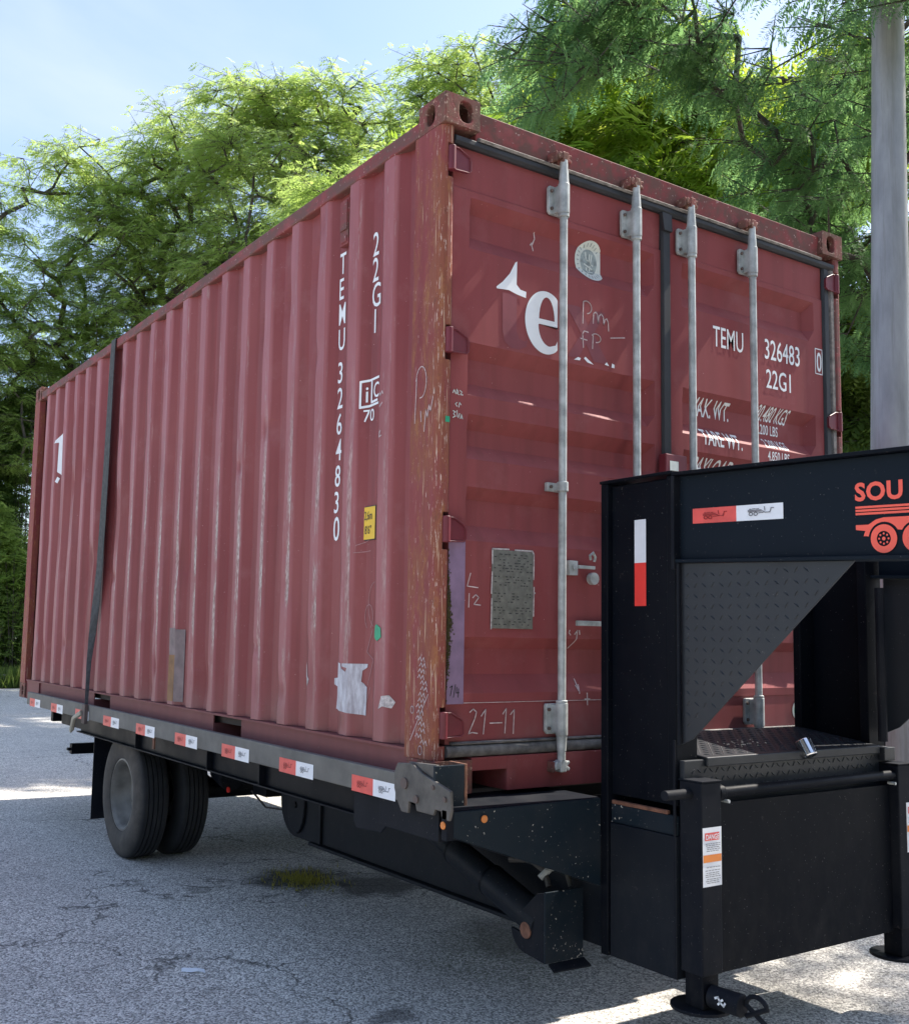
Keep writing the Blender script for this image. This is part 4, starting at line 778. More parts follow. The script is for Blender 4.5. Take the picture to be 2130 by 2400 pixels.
og = MB(); og.add([(-0.06, -0.2, -0.020), (0.598, -0.2, -0.018), (0.598, -0.2, -0.330), (-0.06, -0.2, -0.102)] + [(-0.06, -0.192, -0.020), (0.598, -0.192, -0.018), (0.598, -0.192, -0.330), (-0.06, -0.192, -0.102)], [(0, 1, 2, 3), (7, 6, 5, 4), (0, 4, 5, 1), (1, 5, 6, 2), (2, 6, 7, 3), (3, 7, 4, 0)])
ogo = og.build('outrigger', 'blacks', tr, 0.002)
m = MB(); m.box(-0.088, -0.060, -0.2, -0.17, -0.112, -0.012); m.box(-0.060, 0.60, -0.192, 0.10, -0.0245, -0.016); m.add([(-0.06, -0.191, -0.104), (0.59, -0.191, -0.33), (0.59, -0.12, -0.33), (-0.06, -0.12, -0.104)], [(0, 1, 2, 3)]); m.box(-0.05, 0.05, -0.1, 0.28, -0.135, -0.03); m.build('outrigger_flange', 'blackd', ogo, 0.002)
for p in ((-0.0895, -0.185, -0.062, 0), (0.062, -0.203, -0.050, 1)):
    MB().cyl(p[:3], (p[0] - 0.006, p[1], p[2]) if not p[3] else (p[0], p[1] - 0.006, p[2]), 0.013, 14).build('amber_marker', 'amber', ogo, 0.002, True)
# hydraulic ram in its bracket
rm = MB(); rm.cyl((0.47, 0.85, -0.22), (0.47, 0.50, -0.325), 0.040, 20); rm.cyl((0.47, 0.52, -0.318), (0.47, 0.27, -0.392), 0.056, 20); rm.cyl((0.47, 0.275, -0.390), (0.47, -0.04, -0.485), 0.062, 20)
ram = rm.build('hydraulic_ram', 'boom', tr, 0.002, True)
for k_, (a, b) in enumerate((((0.47, 0.523, -0.317), (0.47, 0.513, -0.320)), ((0.47, 0.277, -0.3895), (0.47, 0.267, -0.3925)))): MB().cyl(a, b, 0.0575 if k_ == 0 else 0.0635, 20).build('ram_joint', 'black', ram, 0, True)
MB().tube([(0.50, 0.20, -0.30), (0.52, 0.10, -0.285), (0.52, 0.02, -0.31), (0.51, -0.02, -0.36)], 0.011, 8).build('hydraulic_hose', 'hose', ram); MB().tube([(0.50, 0.02, -0.335), (0.53, 0.0, -0.30), (0.56, -0.01, -0.29)], 0.013, 8).build('hose_fitting', 'galv', ram); MB().tube([(0.56, -0.01, -0.29), (0.585, -0.03, -0.31), (0.59, -0.05, -0.36)], 0.010, 8).build('hydraulic_hose', 'hose', ram)
pts = [(0.03, -0.52)] + [(0.0 + 0.085 * math.cos(a), -0.505 + 0.085 * math.sin(a)) for a in np.linspace(-0.1, -math.pi / 2, 7)] + [(-0.10, -0.60), (-0.10, -0.355), (-0.06, -0.365), (0.055, -0.47)]
for xx in (0.415, 0.53): MB().prism(pts, 0, xx, xx + 0.012).build('ram_bracket', 'blackd', tr, 0.003)
MB().box(0.415, 0.598, -0.110, -0.1005, -0.600, -0.352).build('ram_bracket', 'blacks', tr, 0.002)
MB().cyl((0.408, -0.005, -0.505), (0.414, -0.005, -0.505), 0.030, 16).build('bracket_pin', 'rustm', tr, 0.002)
MB().add([(0.43, -0.11, -0.600), (0.60, -0.11, -0.600), (0.60, -0.15, -0.618), (0.43, -0.14, -0.618), (0.43, -0.11, -0.606), (0.60, -0.11, -0.606), (0.60, -0.15, -0.624), (0.43, -0.14, -0.624)], [(0, 1, 2, 3), (4, 7, 6, 5), (0, 4, 5, 1), (2, 6, 7, 3), (1, 5, 6, 2), (0, 3, 7, 4)]).build('bracket_lip', 'blackd', tr)
# uprights
def upright(xb, s, near):
    X = lambda a: xb + s * a; m = MB()
    def b_(a0, a1, *r): m.box(min(X(a0), X(a1)), max(X(a0), X(a1)), *r)
    y0, y1 = -0.548, -0.200; ztop = lambda yy: 1.139 + 0.035 * (yy + 0.55) * 0
    b_(0.0, 0.012, y0 + 0.04, y1 - 0.036, 0.0, 1.125); u = None
    m.box(min(X(-0.022), X(0.10)), max(X(-0.022), X(0.10)), y1 - 0.036, y1, -0.565, 1.134); u = m.build('upright', 'black', tr, 0.004)
    m = MB(); b_(-0.004, 0.10, y0, y0 + 0.040, 0.0, 1.134); b_(-0.026, 0.104, y0 - 0.006, y1 + 0.004, 1.1345, 1.146); m.build('upright_flange', 'black', u, 0.003)
    m = MB(); b_(-0.012, 0.10, y0 - 0.002, y1 - 0.038, -0.565, -0.100); m.build('upright_skirt', 'boom', u, 0.003)
    m = MB(); b_(-0.004, 0.011, y0 + 0.002, y1 - 0.037, -0.099, -0.034); m.build('upright_skirt', 'blacks', u, 0.002)
    m = MB(); b_(-0.005, 0.010, y0 + 0.042, y1 - 0.038, -0.0335, -0.020); m.build('rust_seam', 'rustm', u, 0.002)
    m = MB(); b_(-0.0125, -0.005, y0 + 0.0, y0 + 0.010, -0.56, 0.22); m.build('weld_seam', 'blackd', u, 0.002)
    return u
u1 = upright(0.62, 1, True); u2 = upright(1.82, -1, False)
decal('reflective_tape', rect2(0, 0, 0.056, 0.156), 'wtape', u1, ('x', 0.62), -0.353, 0.833, 0.002); decal('reflective_tape', rect2(0, 0, 0.056, 0.155), 'red', u1, ('x', 0.62), -0.353, 0.678, 0.002)
# gooseneck beams
def beam(xb, s):
    X = lambda a: xb + s * a; yA, yB = -0.551, -3.3; z = lambda yy, b: b + BS * (yy + 0.55); o = None
    def sl(a0, a1, zb, zt, name, mat, par):
        q = [(X(a0), yA, z(yA, zb)), (X(a1), yA, z(yA, zb)), (X(a1), yA, z(yA, zt)), (X(a0), yA, z(yA, zt)), (X(a0), yB, z(yB, zb)), (X(a1), yB, z(yB, zb)), (X(a1), yB, z(yB, zt)), (X(a0), yB, z(yB, zt))]
        return MB().add(q, [(0, 1, 2, 3), (4, 7, 6, 5), (0, 4, 5, 1), (1, 5, 6, 2), (2, 6, 7, 3), (3, 7, 4, 0)]).build(name, mat, par, 0.002)
    w_ = sl(0.0, 0.012, 0.836, 1.126, 'gooseneck_beam', 'beam', tr); sl(-0.030, 0.070, 1.1265, 1.139, 'beam_flange', 'black', w_); sl(-0.026, 0.070, 0.8235, 0.8355, 'beam_flange', 'beam', w_); return w_
b1 = beam(0.622, 1); b2 = beam(1.82, -1)
MB().box(0.590, 0.630, -0.566, -0.5515, 0.80, 1.125).build('weld_plate', 'blackd', b1, 0.003)
box('coupler_plate', 'black', tr, 0.60, 1.84, -3.32, -3.301, 0.65, 1.05)
decal('reflective_tape', rect2(0, 0, 0.184, 0.051), 'redw', b1, ('beam', 0.622), -0.624, 0.9575, 0.002); decal('reflective_tape', rect2(0.184, 0, 0.365, 0.051), 'wtape', b1, ('beam', 0.622), -0.624, 0.9575, 0.002)
decal('tape_print', truckmark(0.105, 0.034), 'rlogo', b1, ('beam', 0.622), -0.665, 0.965, 0.004); decal('tape_print', truckmark(0.105, 0.034), 'mlogo', b1, ('beam', 0.622), -0.850, 0.967, 0.004)
decal('lettering', text2d('SOU', 0.052, 1.02, 0.035, space=1.06), 'logo', b1, ('beam', 0.622), -1.237, 0.998, 0.002)
for zz in (0.962, 0.9525, 0.943): decal('logo_stripe', rect2(0, 0, 0.24, 0.0065), 'logo', b1, ('beam', 0.622), -1.238, zz + 0.012, 0.002)
yc, zc = 0.088, 0.884; R_ = 0.0485
bar = [(0.0, 0.912), (0.0, 0.926), (0.040, 0.926), (0.064, 0.940), (0.088, 0.945), (0.24, 0.945), (0.24, 0.935), (0.225, 0.935)] + [(yc + 0.097 + R_ * math.cos(a), zc + R_ * math.sin(a)) for a in np.linspace(0.35 * math.pi, 0.84 * math.pi, 8)] + [(yc + R_ * math.cos(a), zc + R_ * math.sin(a)) for a in np.linspace(0.17 * math.pi, 0.95 * math.pi, 11)] + [(0.032, 0.893), (0.024, 0.893), (0.030, 0.908)]
decal('logo_chassis', fill2d([bar]), 'logo', b1, ('beam', 0.622), -1.238, 0, 0.002)
for dx in (0, 0.097):
    decal('logo_wheel', fill2d([arc(yc + dx, zc, 0.0405, 0.041, 0, 352, 35), arc(yc + dx, zc, 0.0215, 0.022, 0, 345, 23)]), 'logo', b1, ('beam', 0.622), -1.238, 0, 0.004)
    decal('logo_hub', join2(*([fill2d([arc(yc + dx + 0.0145 * math.cos(k * math.pi / 4), zc + 0.0145 * math.sin(k * math.pi / 4), 0.0032, 0.0032, 0, 300, 5)]) for k in range(8)] + [fill2d([arc(yc + dx, zc, 0.0055, 0.0055, 0, 320, 8)])])), 'logo', b1, ('beam', 0.622), -1.238, 0, 0.004)
# tread-plate gussets
def lozenges(P, inside, pitch=0.036):
    v = []; f = []; i = 0
    for a in np.arange(0, 1.2, pitch):
        for b in np.arange(0, 1.2, pitch):
            ia, ib = round(a / pitch), round(b / pitch); ang = math.radians(38 if (ia + ib) % 2 else -52)
            ca, sa = math.cos(ang) * 0.0125, math.sin(ang) * 0.0125; na, nb = -math.sin(ang) * 0.0036, math.cos(ang) * 0.0036
            if not (inside(a + ca, b + sa) and inside(a - ca, b - sa)): continue
            o = len(v); v += [P(a + ca, b + sa, 0), P(a + na, b + nb, 0), P(a - ca, b - sa, 0), P(a - na, b - nb, 0), P(a + ca * .5, b + sa * .5, 0.0026), P(a - ca * .5, b - sa * .5, 0.0026)]
            f += [(o, o + 1, o + 5, o + 4), (o + 1, o + 2, o + 5), (o + 2, o + 3, o + 4, o + 5), (o + 3, o, o + 4)]
    return v, f
def gusset(xb, s):
    X = lambda a: xb + s * a
    pts = [(-0.566, 0.822), (-1.235, 0.798), (-0.62, 0.23), (-0.566, 0.205)]
    gs = MB().prism(pts, 0, X(0.0), X(0.006)).build('gusset_plate', 'tread', tr, 0.001)
    def ins(a, b):
        yy, zz = -0.566 - a, 0.815 - b
        return zz > 0.235 + (-0.62 - yy) / 0.615 * 0.568 + 0.012 and zz < 0.81 + (yy + 0.566) * 0.036 - 0.004 and yy < -0.580
    v, f = lozenges(lambda a, b, d: (X(-d), -0.566 - a, 0.815 - b), ins)
    o = MB().add(v, f).build('tread_pattern', 'tread', gs); o['kind'] = 'stuff'; return gs
gusset(0.616, 1); gusset(1.82, -1)
MB().box(0.598, 0.612, -0.578, -0.5665, 0.205, 0.822).build('weld_bead', 'blackd', tr, 0.004)
box('headboard', 'black', tr, 0.735, 1.705, -0.17, -0.16, -0.5, 0.02)
MB().cyl((1.70, -0.62, 0.18), (1.70, -0.62, 0.78), 0.018, 12).build('grease_line_post', 'blackd', tr)
# tool box between the uprights
tb = MB().box(0.735, 1.705, -0.545, -0.215, -0.10, 0.118).build('toolbox', 'black', tr, 0.004)
m = MB(); m.prism([(-0.585, 0.128), (-0.585, 0.160), (-0.20, 0.205), (-0.20, 0.176)], 0, 0.728, 1.735); lid = m.build('toolbox_lid', 'tread', tb, 0.004)
m = MB(); m.box(0.628, 1.812, -0.572, -0.5485, -0.03, 0.152); m.box(1.74, 1.812, -0.60, -0.573, 0.10, 0.1515); fp = m.build('toolbox_front', 'tread', tb, 0.003)
v, f = lozenges(lambda a, b, d: (0.64 + a, -0.572 - d, 0.145 - b), lambda a, b: 0.004 < a < 1.16 and 0.004 < b < 0.165, 0.03); o = MB().add(v, f).build('tread_pattern', 'tread', fp); o['kind'] = 'stuff'
v, f = lozenges(lambda a, b, d: (0.735 + a, -0.580 + b, 0.1607 + b * 0.117 + d), lambda a, b: 0.004 < a < 0.99 and 0.004 < b < 0.37, 0.03); o = MB().add(v, f).build('tread_pattern', 'tread', lid); o['kind'] = 'stuff'
m = MB(); m.cyl((1.27, -0.600, 0.140), (1.27, -0.566, 0.196), 0.030, 20); m.build('lock_latch', 'chrome', lid, 0.004, True)
m = MB()
for i in range(26):
    x = 0.98 + random.random() * 0.22; yy = -0.50 + random.random() * 0.10; z = 0.1655 + (yy + 0.585) * 0.117; r_ = random.uniform(0.003, 0.007); m.add([(x - r_, yy - r_, z), (x + r_, yy - r_ * .5, z + 0.001), (x + r_ * .3, yy + r_, z + 0.002), (x, yy, z + 0.004)], [(0, 1, 3), (1, 2, 3), (2, 0, 3)])
o = m.build('wood_chips', 'cream', lid); o['kind'] = 'stuff'
# front panel, jack legs and crank rod
box('front_panel', 'black', tr, 0.722, 1.738, -0.618, -0.606, -0.545, 0.012, bevel=0.002)
def jack(x0, x1):
    j = MB().box(x0, x1, -0.652, -0.556, -0.532, 0.088).build('jack_leg', 'blackd', tr, 0.004)
    MB().box(x0 - 0.002, x1 + 0.002, -0.655, -0.553, 0.0885, 0.094).build('jack_cap', 'blackd', j, 0.001)
    MB().box(x0 + 0.010, x1 - 0.010, -0.642, -0.566, -0.64, -0.5325).build('jack_foot_tube', 'black', j, 0.003)
    cx, cy = (x0 + x1) / 2 + 0.01, -0.59; pts = [(cx + 0.10 * math.cos(a), cy + 0.10 * math.sin(a)) for a in np.linspace(0, 2 * math.pi, 25)[:-1]]
    MB().prism(pts, 2, -0.652, -0.6405).build('foot_pad', 'blackd', j, 0.002)
    return j
j1 = jack(0.620, 0.716); j2 = jack(1.744, 1.842)
fpz = -0.598; MB().cyl((0.668, -0.645, fpz), (0.680, -0.760, fpz), 0.036, 18).build('spring_housing', 'blackd', j1, 0.003, True)
MB().tube([(0.690, -0.765, fpz - 0.03)] + [(0.686 + 0.004 * math.cos(a), -0.81 + 0.045 * math.cos(a), fpz + 0.004 + 0.036 * math.sin(a)) for a in np.linspace(0.9 * math.pi, 0, 10)] + [(0.692, -0.765 - 0.085, fpz - 0.045)], 0.008, 8).build('release_handle', 'blackd', j1)
decal('paint_mark', join2(strokes2d([[(0, 0.02), (0.012, 0.026), (0.018, 0.014), (0.03, 0.022)], [(0.012, 0.004), (0.02, 0.012), (0.034, 0.004), (0.040, 0.014)]], 0.007)), 'white', j1, ('x', 0.634), -0.688, fpz - 0.008, 0.001)
def label(j, x0):
    decal('warning_label', rect2(0, 0, 0.092, 0.190), 'wtape', j, ('y', -0.652), x0, -0.247, 0.001)
    decal('label_band', rect2(0.010, 0.148, 0.080, 0.173), 'redw', j, ('y', -0.652), x0, -0.247, 0.002); decal('label_band', rect2(0.002, 0.078, 0.090, 0.102), 'orange', j, ('y', -0.652), x0, -0.247, 0.002)
    decal('label_text', off2(text2d('DANGER', 0.017, 0.80, 0.02), 0.014, 0.152), 'wtape', j, ('y', -0.652), x0, -0.247, 0.003)
    ls = []
    for z in (0.138, 0.132, 0.126, 0.120, 0.114, 0.062, 0.052, 0.044, 0.038, 0.032, 0.024, 0.018, 0.012):
        a = 0.010 + random.random() * 0.01
        while a < 0.078: w = random.uniform(0.006, 0.016); ls.append([(a, z), (min(a + w, 0.082), z)]); a += w + 0.004
    decal('label_text', strokes2d(ls, 0.0018), 'mlogo', j, ('y', -0.652), x0, -0.247, 0.003)
label(j1, 0.622); label(j2, 1.801 - 0.010)
MB().cyl((0.50, -0.600, 0.049), (0.6195, -0.600, 0.049), 0.0165, 14).build('crank_rod', 'blackd', tr, 0.002, True)
MB().cyl((0.7165, -0.628, 0.048), (1.7435, -0.628, 0.050), 0.0185, 14).build('crank_rod', 'black', tr, 0.002, True)
MB().cyl((0.717, -0.628, 0.048), (0.745, -0.628, 0.048), 0.027, 14).build('rod_boss', 'black', tr, 0.002, True)
for xx in (0.758, 1.728): MB().cyl((xx, -0.651, 0.020), (xx, -0.619, 0.020), 0.006, 8).build('rod_bolt', 'galv', tr)

# ================================================================ LAMP POLE
lp = thing('lamp_pole', 'galvanised grey steel pole behind the trailer gooseneck, top lost in leaves', 'lamp post', (4.85, 1.27, GZ))
MB().tube([(4.85, 1.27, GZ + 0.02), (4.875, 1.27, 2.0), (4.975, 1.27, 5.0), (5.09, 1.27, 8.4)], [0.144, 0.139, 0.116, 0.095], 32).build('pole', 'pole', lp, 0, True)
MB().box(4.62, 5.06, 1.05, 1.49, GZ, GZ + 0.03).build('base_plate', 'pole', lp, 0.004)
MB().tube([(5.08, 1.27, 8.35), (5.3, 1.5, 8.7), (5.9, 2.1, 8.85)], [0.05, 0.04, 0.035], 10).build('lamp_arm', 'pole', lp, 0, True)
MB().box(5.8, 6.2, 2.0, 2.5, 8.80, 8.90).build('lamp_head', 'pole', lp, 0.02)

# ================================================================ FOLIAGE
def frond_template(pairs, ll, lw, droop, ang=62, fold=0.25):
    V = []; 
    for i in range(pairs):
        s = 0.14 + 0.84 * i / (pairs - 1); z = -droop * s * s; e = math.sin(math.pi * (0.18 + 0.72 * s)) ** 0.6
        for sd in (-1, 1):
            a = math.radians(ang); d = (math.cos(a), sd * math.sin(a), -fold); n_ = (-sd * math.sin(a) * 0.0 + math.cos(a + math.pi / 2) * 1, sd * math.sin(a + math.pi / 2) * 1, 0)
            L = ll * e; w = lw * e; p = (s, 0, z); mid = tuple(p[k] + d[k] * L * 0.5 for k in range(3))
            V.append([p, (mid[0] - sd * n_[0] * 0 - w / 2 * math.sin(a), mid[1] + sd * w / 2 * math.cos(a), mid[2]), tuple(p[k] + d[k] * L for k in range(3)), (mid[0] + w / 2 * math.sin(a), mid[1] - sd * w / 2 * math.cos(a), mid[2])])
    return np.array(V)                             # (leaflets, 4, 3)
T_LOC = frond_template(7, 0.30, 0.115, 0.35)
T_FINE = frond_template(13, 0.26, 0.062, 0.45, 68)
T_AIL = frond_template(8, 0.30, 0.10, 0.38, 66, 0.35)
def leaf_mesh(name, tmpl, pos, dirs, size, tint, roll=None):
    """one joined mesh of fronds: pos (N,3), dirs (N,3) main direction, size (N,)"""
    N = len(pos); d = dirs / np.linalg.norm(dirs, axis=1, keepdims=True); up = np.tile([0, 0, 1.0], (N, 1))
    if roll is not None: up = up + roll
    sdv = np.cross(up, d); sdv /= np.linalg.norm(sdv, axis=1, keepdims=True) + 1e-9; u = np.cross(d, sdv)
    B = np.stack([d, sdv, u], 1)                  # rows: local axes
    V = np.einsum('lvk,nkj->nlvj', tmpl, B) * size[:, None, None, None] + pos[:, None, None, :]
    V += RNG.normal(0, 0.02, V.shape[:2] + (1, 3)) * size[:, None, None, None]
    nv = N * tmpl.shape[0] * 4; me = bpy.data.meshes.new(name); me.vertices.add(nv); me.vertices.foreach_set('co', V.reshape(-1).astype(np.float32))
    nf = nv // 4; me.loops.add(nv); me.loops.foreach_set('vertex_index', np.arange(nv, dtype=np.int32)); me.polygons.add(nf)
    me.polygons.foreach_set('loop_start', np.arange(0, nv, 4, dtype=np.int32)); me.update(calc_edges=True)
    at = me.attributes.new('tint', 'FLOAT', 'POINT'); tt = np.repeat(tint, tmpl.shape[0] * 4).reshape(N, -1, 4) + RNG.normal(0, 0.10, (N, tmpl.shape[0], 1)); at.data.foreach_set('value', np.clip(tt, 0, 1).reshape(-1).astype(np.float32))
    return me
def put_mesh(name, me, mat, parent):
    me.materials.append(M[mat]); o = bpy.data.objects.new(name, me); C.objects.link(o); o.parent = parent; o.matrix_parent_inverse = Matrix.Translation(parent_loc(parent)).inverted(); return o

def tree(name, label, base, fork, blobs, n_att, per, tmpl, size, mat, group=None, flat=0.55, hang=0.25, trunk_r=0.2, twig=0.8, tint0=0.5, cat='tree', bias=(0, 0, 0)):
    rng = np.random.default_rng(abs(hash(tuple(base))) % 100000 if False else int(base[0] * 131 + base[1] * 17 + 5000))
    t_ = thing(name, label, cat, base, group); base = np.array(base, float); fork = np.array(fork, float)
    vol = np.array([b[3] * b[4] * b[5] for b in blobs]) ** 0.8; vol /= vol.sum(); A = []
    for i in range(n_att):
        b = blobs[rng.choice(len(blobs), p=vol)]; q = rng.normal(size=3); q /= np.linalg.norm(q); r = rng.random() ** 0.38
        A.append(np.array(b[:3]) + q * r * np.array(b[3:6]))
    A = np.array(A); order = np.argsort(np.linalg.norm(A - fork, axis=1)); A = A[order]
    nodes = [base, base * 0.5 + fork * 0.5 + rng.normal(0, 0.1, 3), fork]; par = [-1, 0, 1]; last = {}
    tips = []
    for a in A:
        P = np.array(nodes); d = np.linalg.norm(P - a, axis=1) + 0.4 * np.abs(np.linalg.norm(P - fork, axis=1) - 0) * 0.15; d[:2] = 1e9; j = int(np.argmin(d)); s = nodes[j]; L = np.linalg.norm(a - s); k = max(1, int(L / 1.1)); prev = j
        for i in range(1, k + 1):
            u = i / k; p = s + (a - s) * u; p = p + np.array([0, 0, 1]) * 0.10 * L * math.sin(math.pi * u) + (rng.normal(0, 0.05 * L / k + 0.02, 3) if i < k else 0); nodes.append(p); par.append(prev); prev = len(nodes) - 1
        tips.append(prev)
    w = np.zeros(len(nodes)); 
    for i in tips: w[i] += 1
    for i in range(len(nodes) - 1, 0, -1): w[par[i]] += w[i]
    rad = trunk_r * np.sqrt(np.maximum(w, 1) / w[0]) * 0.92; rad = np.maximum(rad, 0.008)
    tm = MB(); tm.tube([tuple(base), tuple(nodes[1]), tuple(fork)], [trunk_r * 1.25, trunk_r, rad[2]], 12); tm.build('trunk', 'bark', t_, 0, True)
    lm = MB()
    for i in range(3, len(nodes)):
        a, b = nodes[par[i]], nodes[i]; rr = min(rad[par[i]], rad[i] * 1.6); lm.cyl(tuple(a), tuple(b), rr, 7 if rr > 0.03 else 4, rad[i], caps=False)
    cen = np.mean(A, axis=0); pos = []; dr_ = []; sz = []; ti = []; ro = []
    for i in tips:
        p = nodes[i]; o_ = p - nodes[par[i]] + 0.4 * (p - cen) / (np.linalg.norm(p - cen) + 1e-6) + np.array(bias); o_[2] *= 0.4; base_a = math.atan2(o_[1], o_[0]); tt = np.clip(tint0 + rng.normal(0, 0.17) + 0.10 * (p[2] - cen[2]) / 3, 0, 1)
        nt = 4
        for q in range(nt):
            a = base_a + (q - (nt - 1) / 2) * 0.75 + rng.normal(0, 0.25); L = twig * rng.uniform(0.6, 1.15); dv = np.array([math.cos(a), math.sin(a), rng.normal(0.10, 0.18)]); dv /= np.linalg.norm(dv)
            e = p + dv * L + np.array([0, 0, -0.15 * L]); lm.cyl(tuple(p), tuple(e), 0.010, 3, 0.004, caps=False)
            m_ = per // nt
            for z in range(m_):
                u = (z + rng.random()) / m_; pp = p + (e - p) * u; sd = 1 if z % 2 else -1; aa = a + sd * rng.uniform(0.4, 1.25) * (1.1 - 0.5 * u); pp = pp + rng.normal(0, 0.05 * L, 3) * np.array([1, 1, flat])
                pos.append(pp); dr_.append([math.cos(aa), math.sin(aa), -hang + rng.normal(0, 0.28)]); sz.append(size * rng.uniform(0.7, 1.25)); ti.append(tt + rng.normal(0, 0.08)); ro.append(rng.normal(0, 0.35, 3))
    lm.build('branch', 'bark', t_, 0, False)
    put_mesh('crown', leaf_mesh('crown', tmpl, np.array(pos), np.array(dr_), np.array(sz), np.array(ti), np.array(ro)), mat, t_); return t_
#@TREES
# the honey locusts beyond the far kerb (left and centre)
GL = 'honey locusts along the far side of the lot'
tree('honey_locust', 'leftmost wide honey locust reaching beyond the picture edge', (3.0, 28.5, GZ), (3.4, 28.0, 3.0),
     [(4.6, 25.9, 13.2, 1.2, 1.1, 0.8), (3.1, 26.1, 11.8, 1.2, 1.2, 0.7), (3.2, 26.2, 10.2, 2.1, 1.6, 1.2), (6.4, 25.9, 12.4, 1.6, 1.5, 1.1), (3.2, 26.5, 8.2, 2.3, 1.8, 1.4), (5.6, 26.5, 8.6, 2.3, 2.0, 1.6), (1.0, 26.5, 7.2, 2.2, 2, 1.8), (3.8, 26.7, 6.0, 2.4, 2, 1.6), (6.6, 26.3, 6.4, 2.4, 2, 1.8)], 560, 38, T_LOC, 0.30, 'leaf', GL, trunk_r=0.28, twig=1.0)
tree('honey_locust', 'layered honey locust rising over the middle of the container side', (5.5, 28.0, GZ), (6.0, 27.2, 3.5),
     [(6.6, 25.2, 14.0, 1.5, 1.4, 0.8), (8.4, 24.0, 14.4, 1.7, 1.5, 1.1), (8.0, 24.8, 12.9, 1.9, 1.6, 1.3), (7.0, 25.4, 11.2, 2.2, 1.8, 1.5), (9.2, 24.4, 11.0, 2.2, 1.9, 1.6), (7.2, 25.4, 8.6, 2.2, 1.9, 1.6)], 450, 38, T_LOC, 0.29, 'leaf', GL, trunk_r=0.26, twig=1.0, tint0=0.58)
tree('honey_locust', 'tall honey locust whose crown tops the trees left of the container corner', (10.5, 25.0, GZ), (10.2, 24.0, 4.0),
     [(8.9, 21.6, 14.6, 1.5, 1.3, 0.9), (10.2, 20.8, 14.7, 1.7, 1.5, 1.1), (9.6, 21.4, 12.8, 2.2, 1.8, 1.4), (11.8, 20.2, 13.0, 2.1, 1.8, 1.5), (9.4, 22.4, 10.4, 2.0, 1.8, 1.6), (11.6, 20.8, 10.6, 2.2, 2, 1.6)], 470, 38, T_LOC, 0.281, 'leaf', GL, trunk_r=0.26, twig=1.0, tint0=0.6)
tree('honey_locust', 'hazy honey locust directly behind the near top corner of the container', (15.5, 22.0, GZ), (15.0, 20.8, 4.0),
     [(13.2, 17.6, 14.7, 1.9, 1.6, 1.0), (15.2, 16.2, 14.5, 1.9, 1.6, 1.2), (13.6, 17.6, 12.8, 2.1, 1.8, 1.4), (15.8, 15.8, 12.1, 2.2, 2, 1.7), (17.0, 14.8, 13.7, 1.6, 1.5, 1.2)], 430, 38, T_LOC, 0.281, 'leaf', GL, trunk_r=0.26, twig=1.0, tint0=0.55)
tree('honey_locust', 'honey locust close behind the container end, in front of the far row', (10.6, 14.6, GZ), (10.2, 14.2, 4.5),
     [(9.0, 12.6, 9.6, 1.5, 1.4, 0.9), (8.2, 14.2, 9.0, 1.3, 1.3, 0.8), (10.2, 15.2, 10.4, 1.6, 1.5, 0.9), (9.6, 10.8, 9.4, 1.2, 1.2, 0.8), (8.6, 16.2, 9.6, 1.4, 1.4, 0.8)], 190, 40, T_LOC, 0.30, 'leaf', None, trunk_r=0.18, twig=0.9, tint0=0.55)
# conifer tips behind
def conifer(base, h, label):
    t_ = thing('conifer', label, 'tree', base, 'dark conifers behind the honey locusts'); b = np.array(base, float); MB().tube([tuple(b), tuple(b + [0.1, 0, h * 0.6]), tuple(b + [0.15, 0, h])], [0.3, 0.14, 0.02], 8).build('trunk', 'bark', t_, 0, True)
    pos = []; d = []; s = []; ti = []; zz = h * 0.45
    while zz < h:
        rr = (h - zz) * 0.17 + 0.10
        for q in range(7):
            a = RNG.random() * 6.28
            for u in np.arange(0.1, 1.0, 0.12): pos.append(b + [math.cos(a) * rr * u + 0.12, math.sin(a) * rr * u, zz + 0.15 * u * rr]); d.append([math.cos(a + RNG.normal(0, 0.5)), math.sin(a + RNG.normal(0, 0.5)), 0.35]); s.append(0.26); ti.append(0.3 + RNG.normal(0, 0.2))
        zz += 0.20
    put_mesh('crown', leaf_mesh('crown', T_LOC, np.array(pos), np.array(d), np.array(s), np.array(ti)), 'needle', t_)
conifer((15.2, 27.8, GZ), 20.3, 'dark narrow conifer tip, tallest of the three'); conifer((13.4, 28.4, GZ), 20.0, 'dark narrow conifer tip farthest left'); conifer((16.4, 26.8, GZ), 19.4, 'dark narrow conifer tip farthest right')
# right: broad bright compound-leaved trees just behind the container
GR = 'broad-leaved trees behind the container doors'
tree('tree_of_heaven', 'bright yellow-green tree with long compound leaves above the container header', (9.5, 11.5, GZ), (9.6, 10.6, 3.2),
     [(8.2, 8.4, 7.6, 1.2, 1.2, 1.0), (9.4, 7.6, 6.6, 1.4, 1.4, 1.2), (8.9, 8.6, 6.0, 1.4, 1.4, 1.2), (10.3, 6.9, 7.6, 1.3, 1.3, 1.1), (9.2, 8.8, 4.6, 1.3, 1.3, 1.1), (10.8, 7.2, 5.2, 1.4, 1.4, 1.4), (10.4, 8.4, 9.2, 1.5, 1.4, 1.1), (12.0, 6.4, 8.8, 1.5, 1.5, 1.2), (8.4, 7.5, 9.4, 0.9, 0.9, 0.5)], 330, 24, T_AIL, 0.62, 'leafb', GR, trunk_r=0.16, twig=0.7, hang=0.45, tint0=0.62)
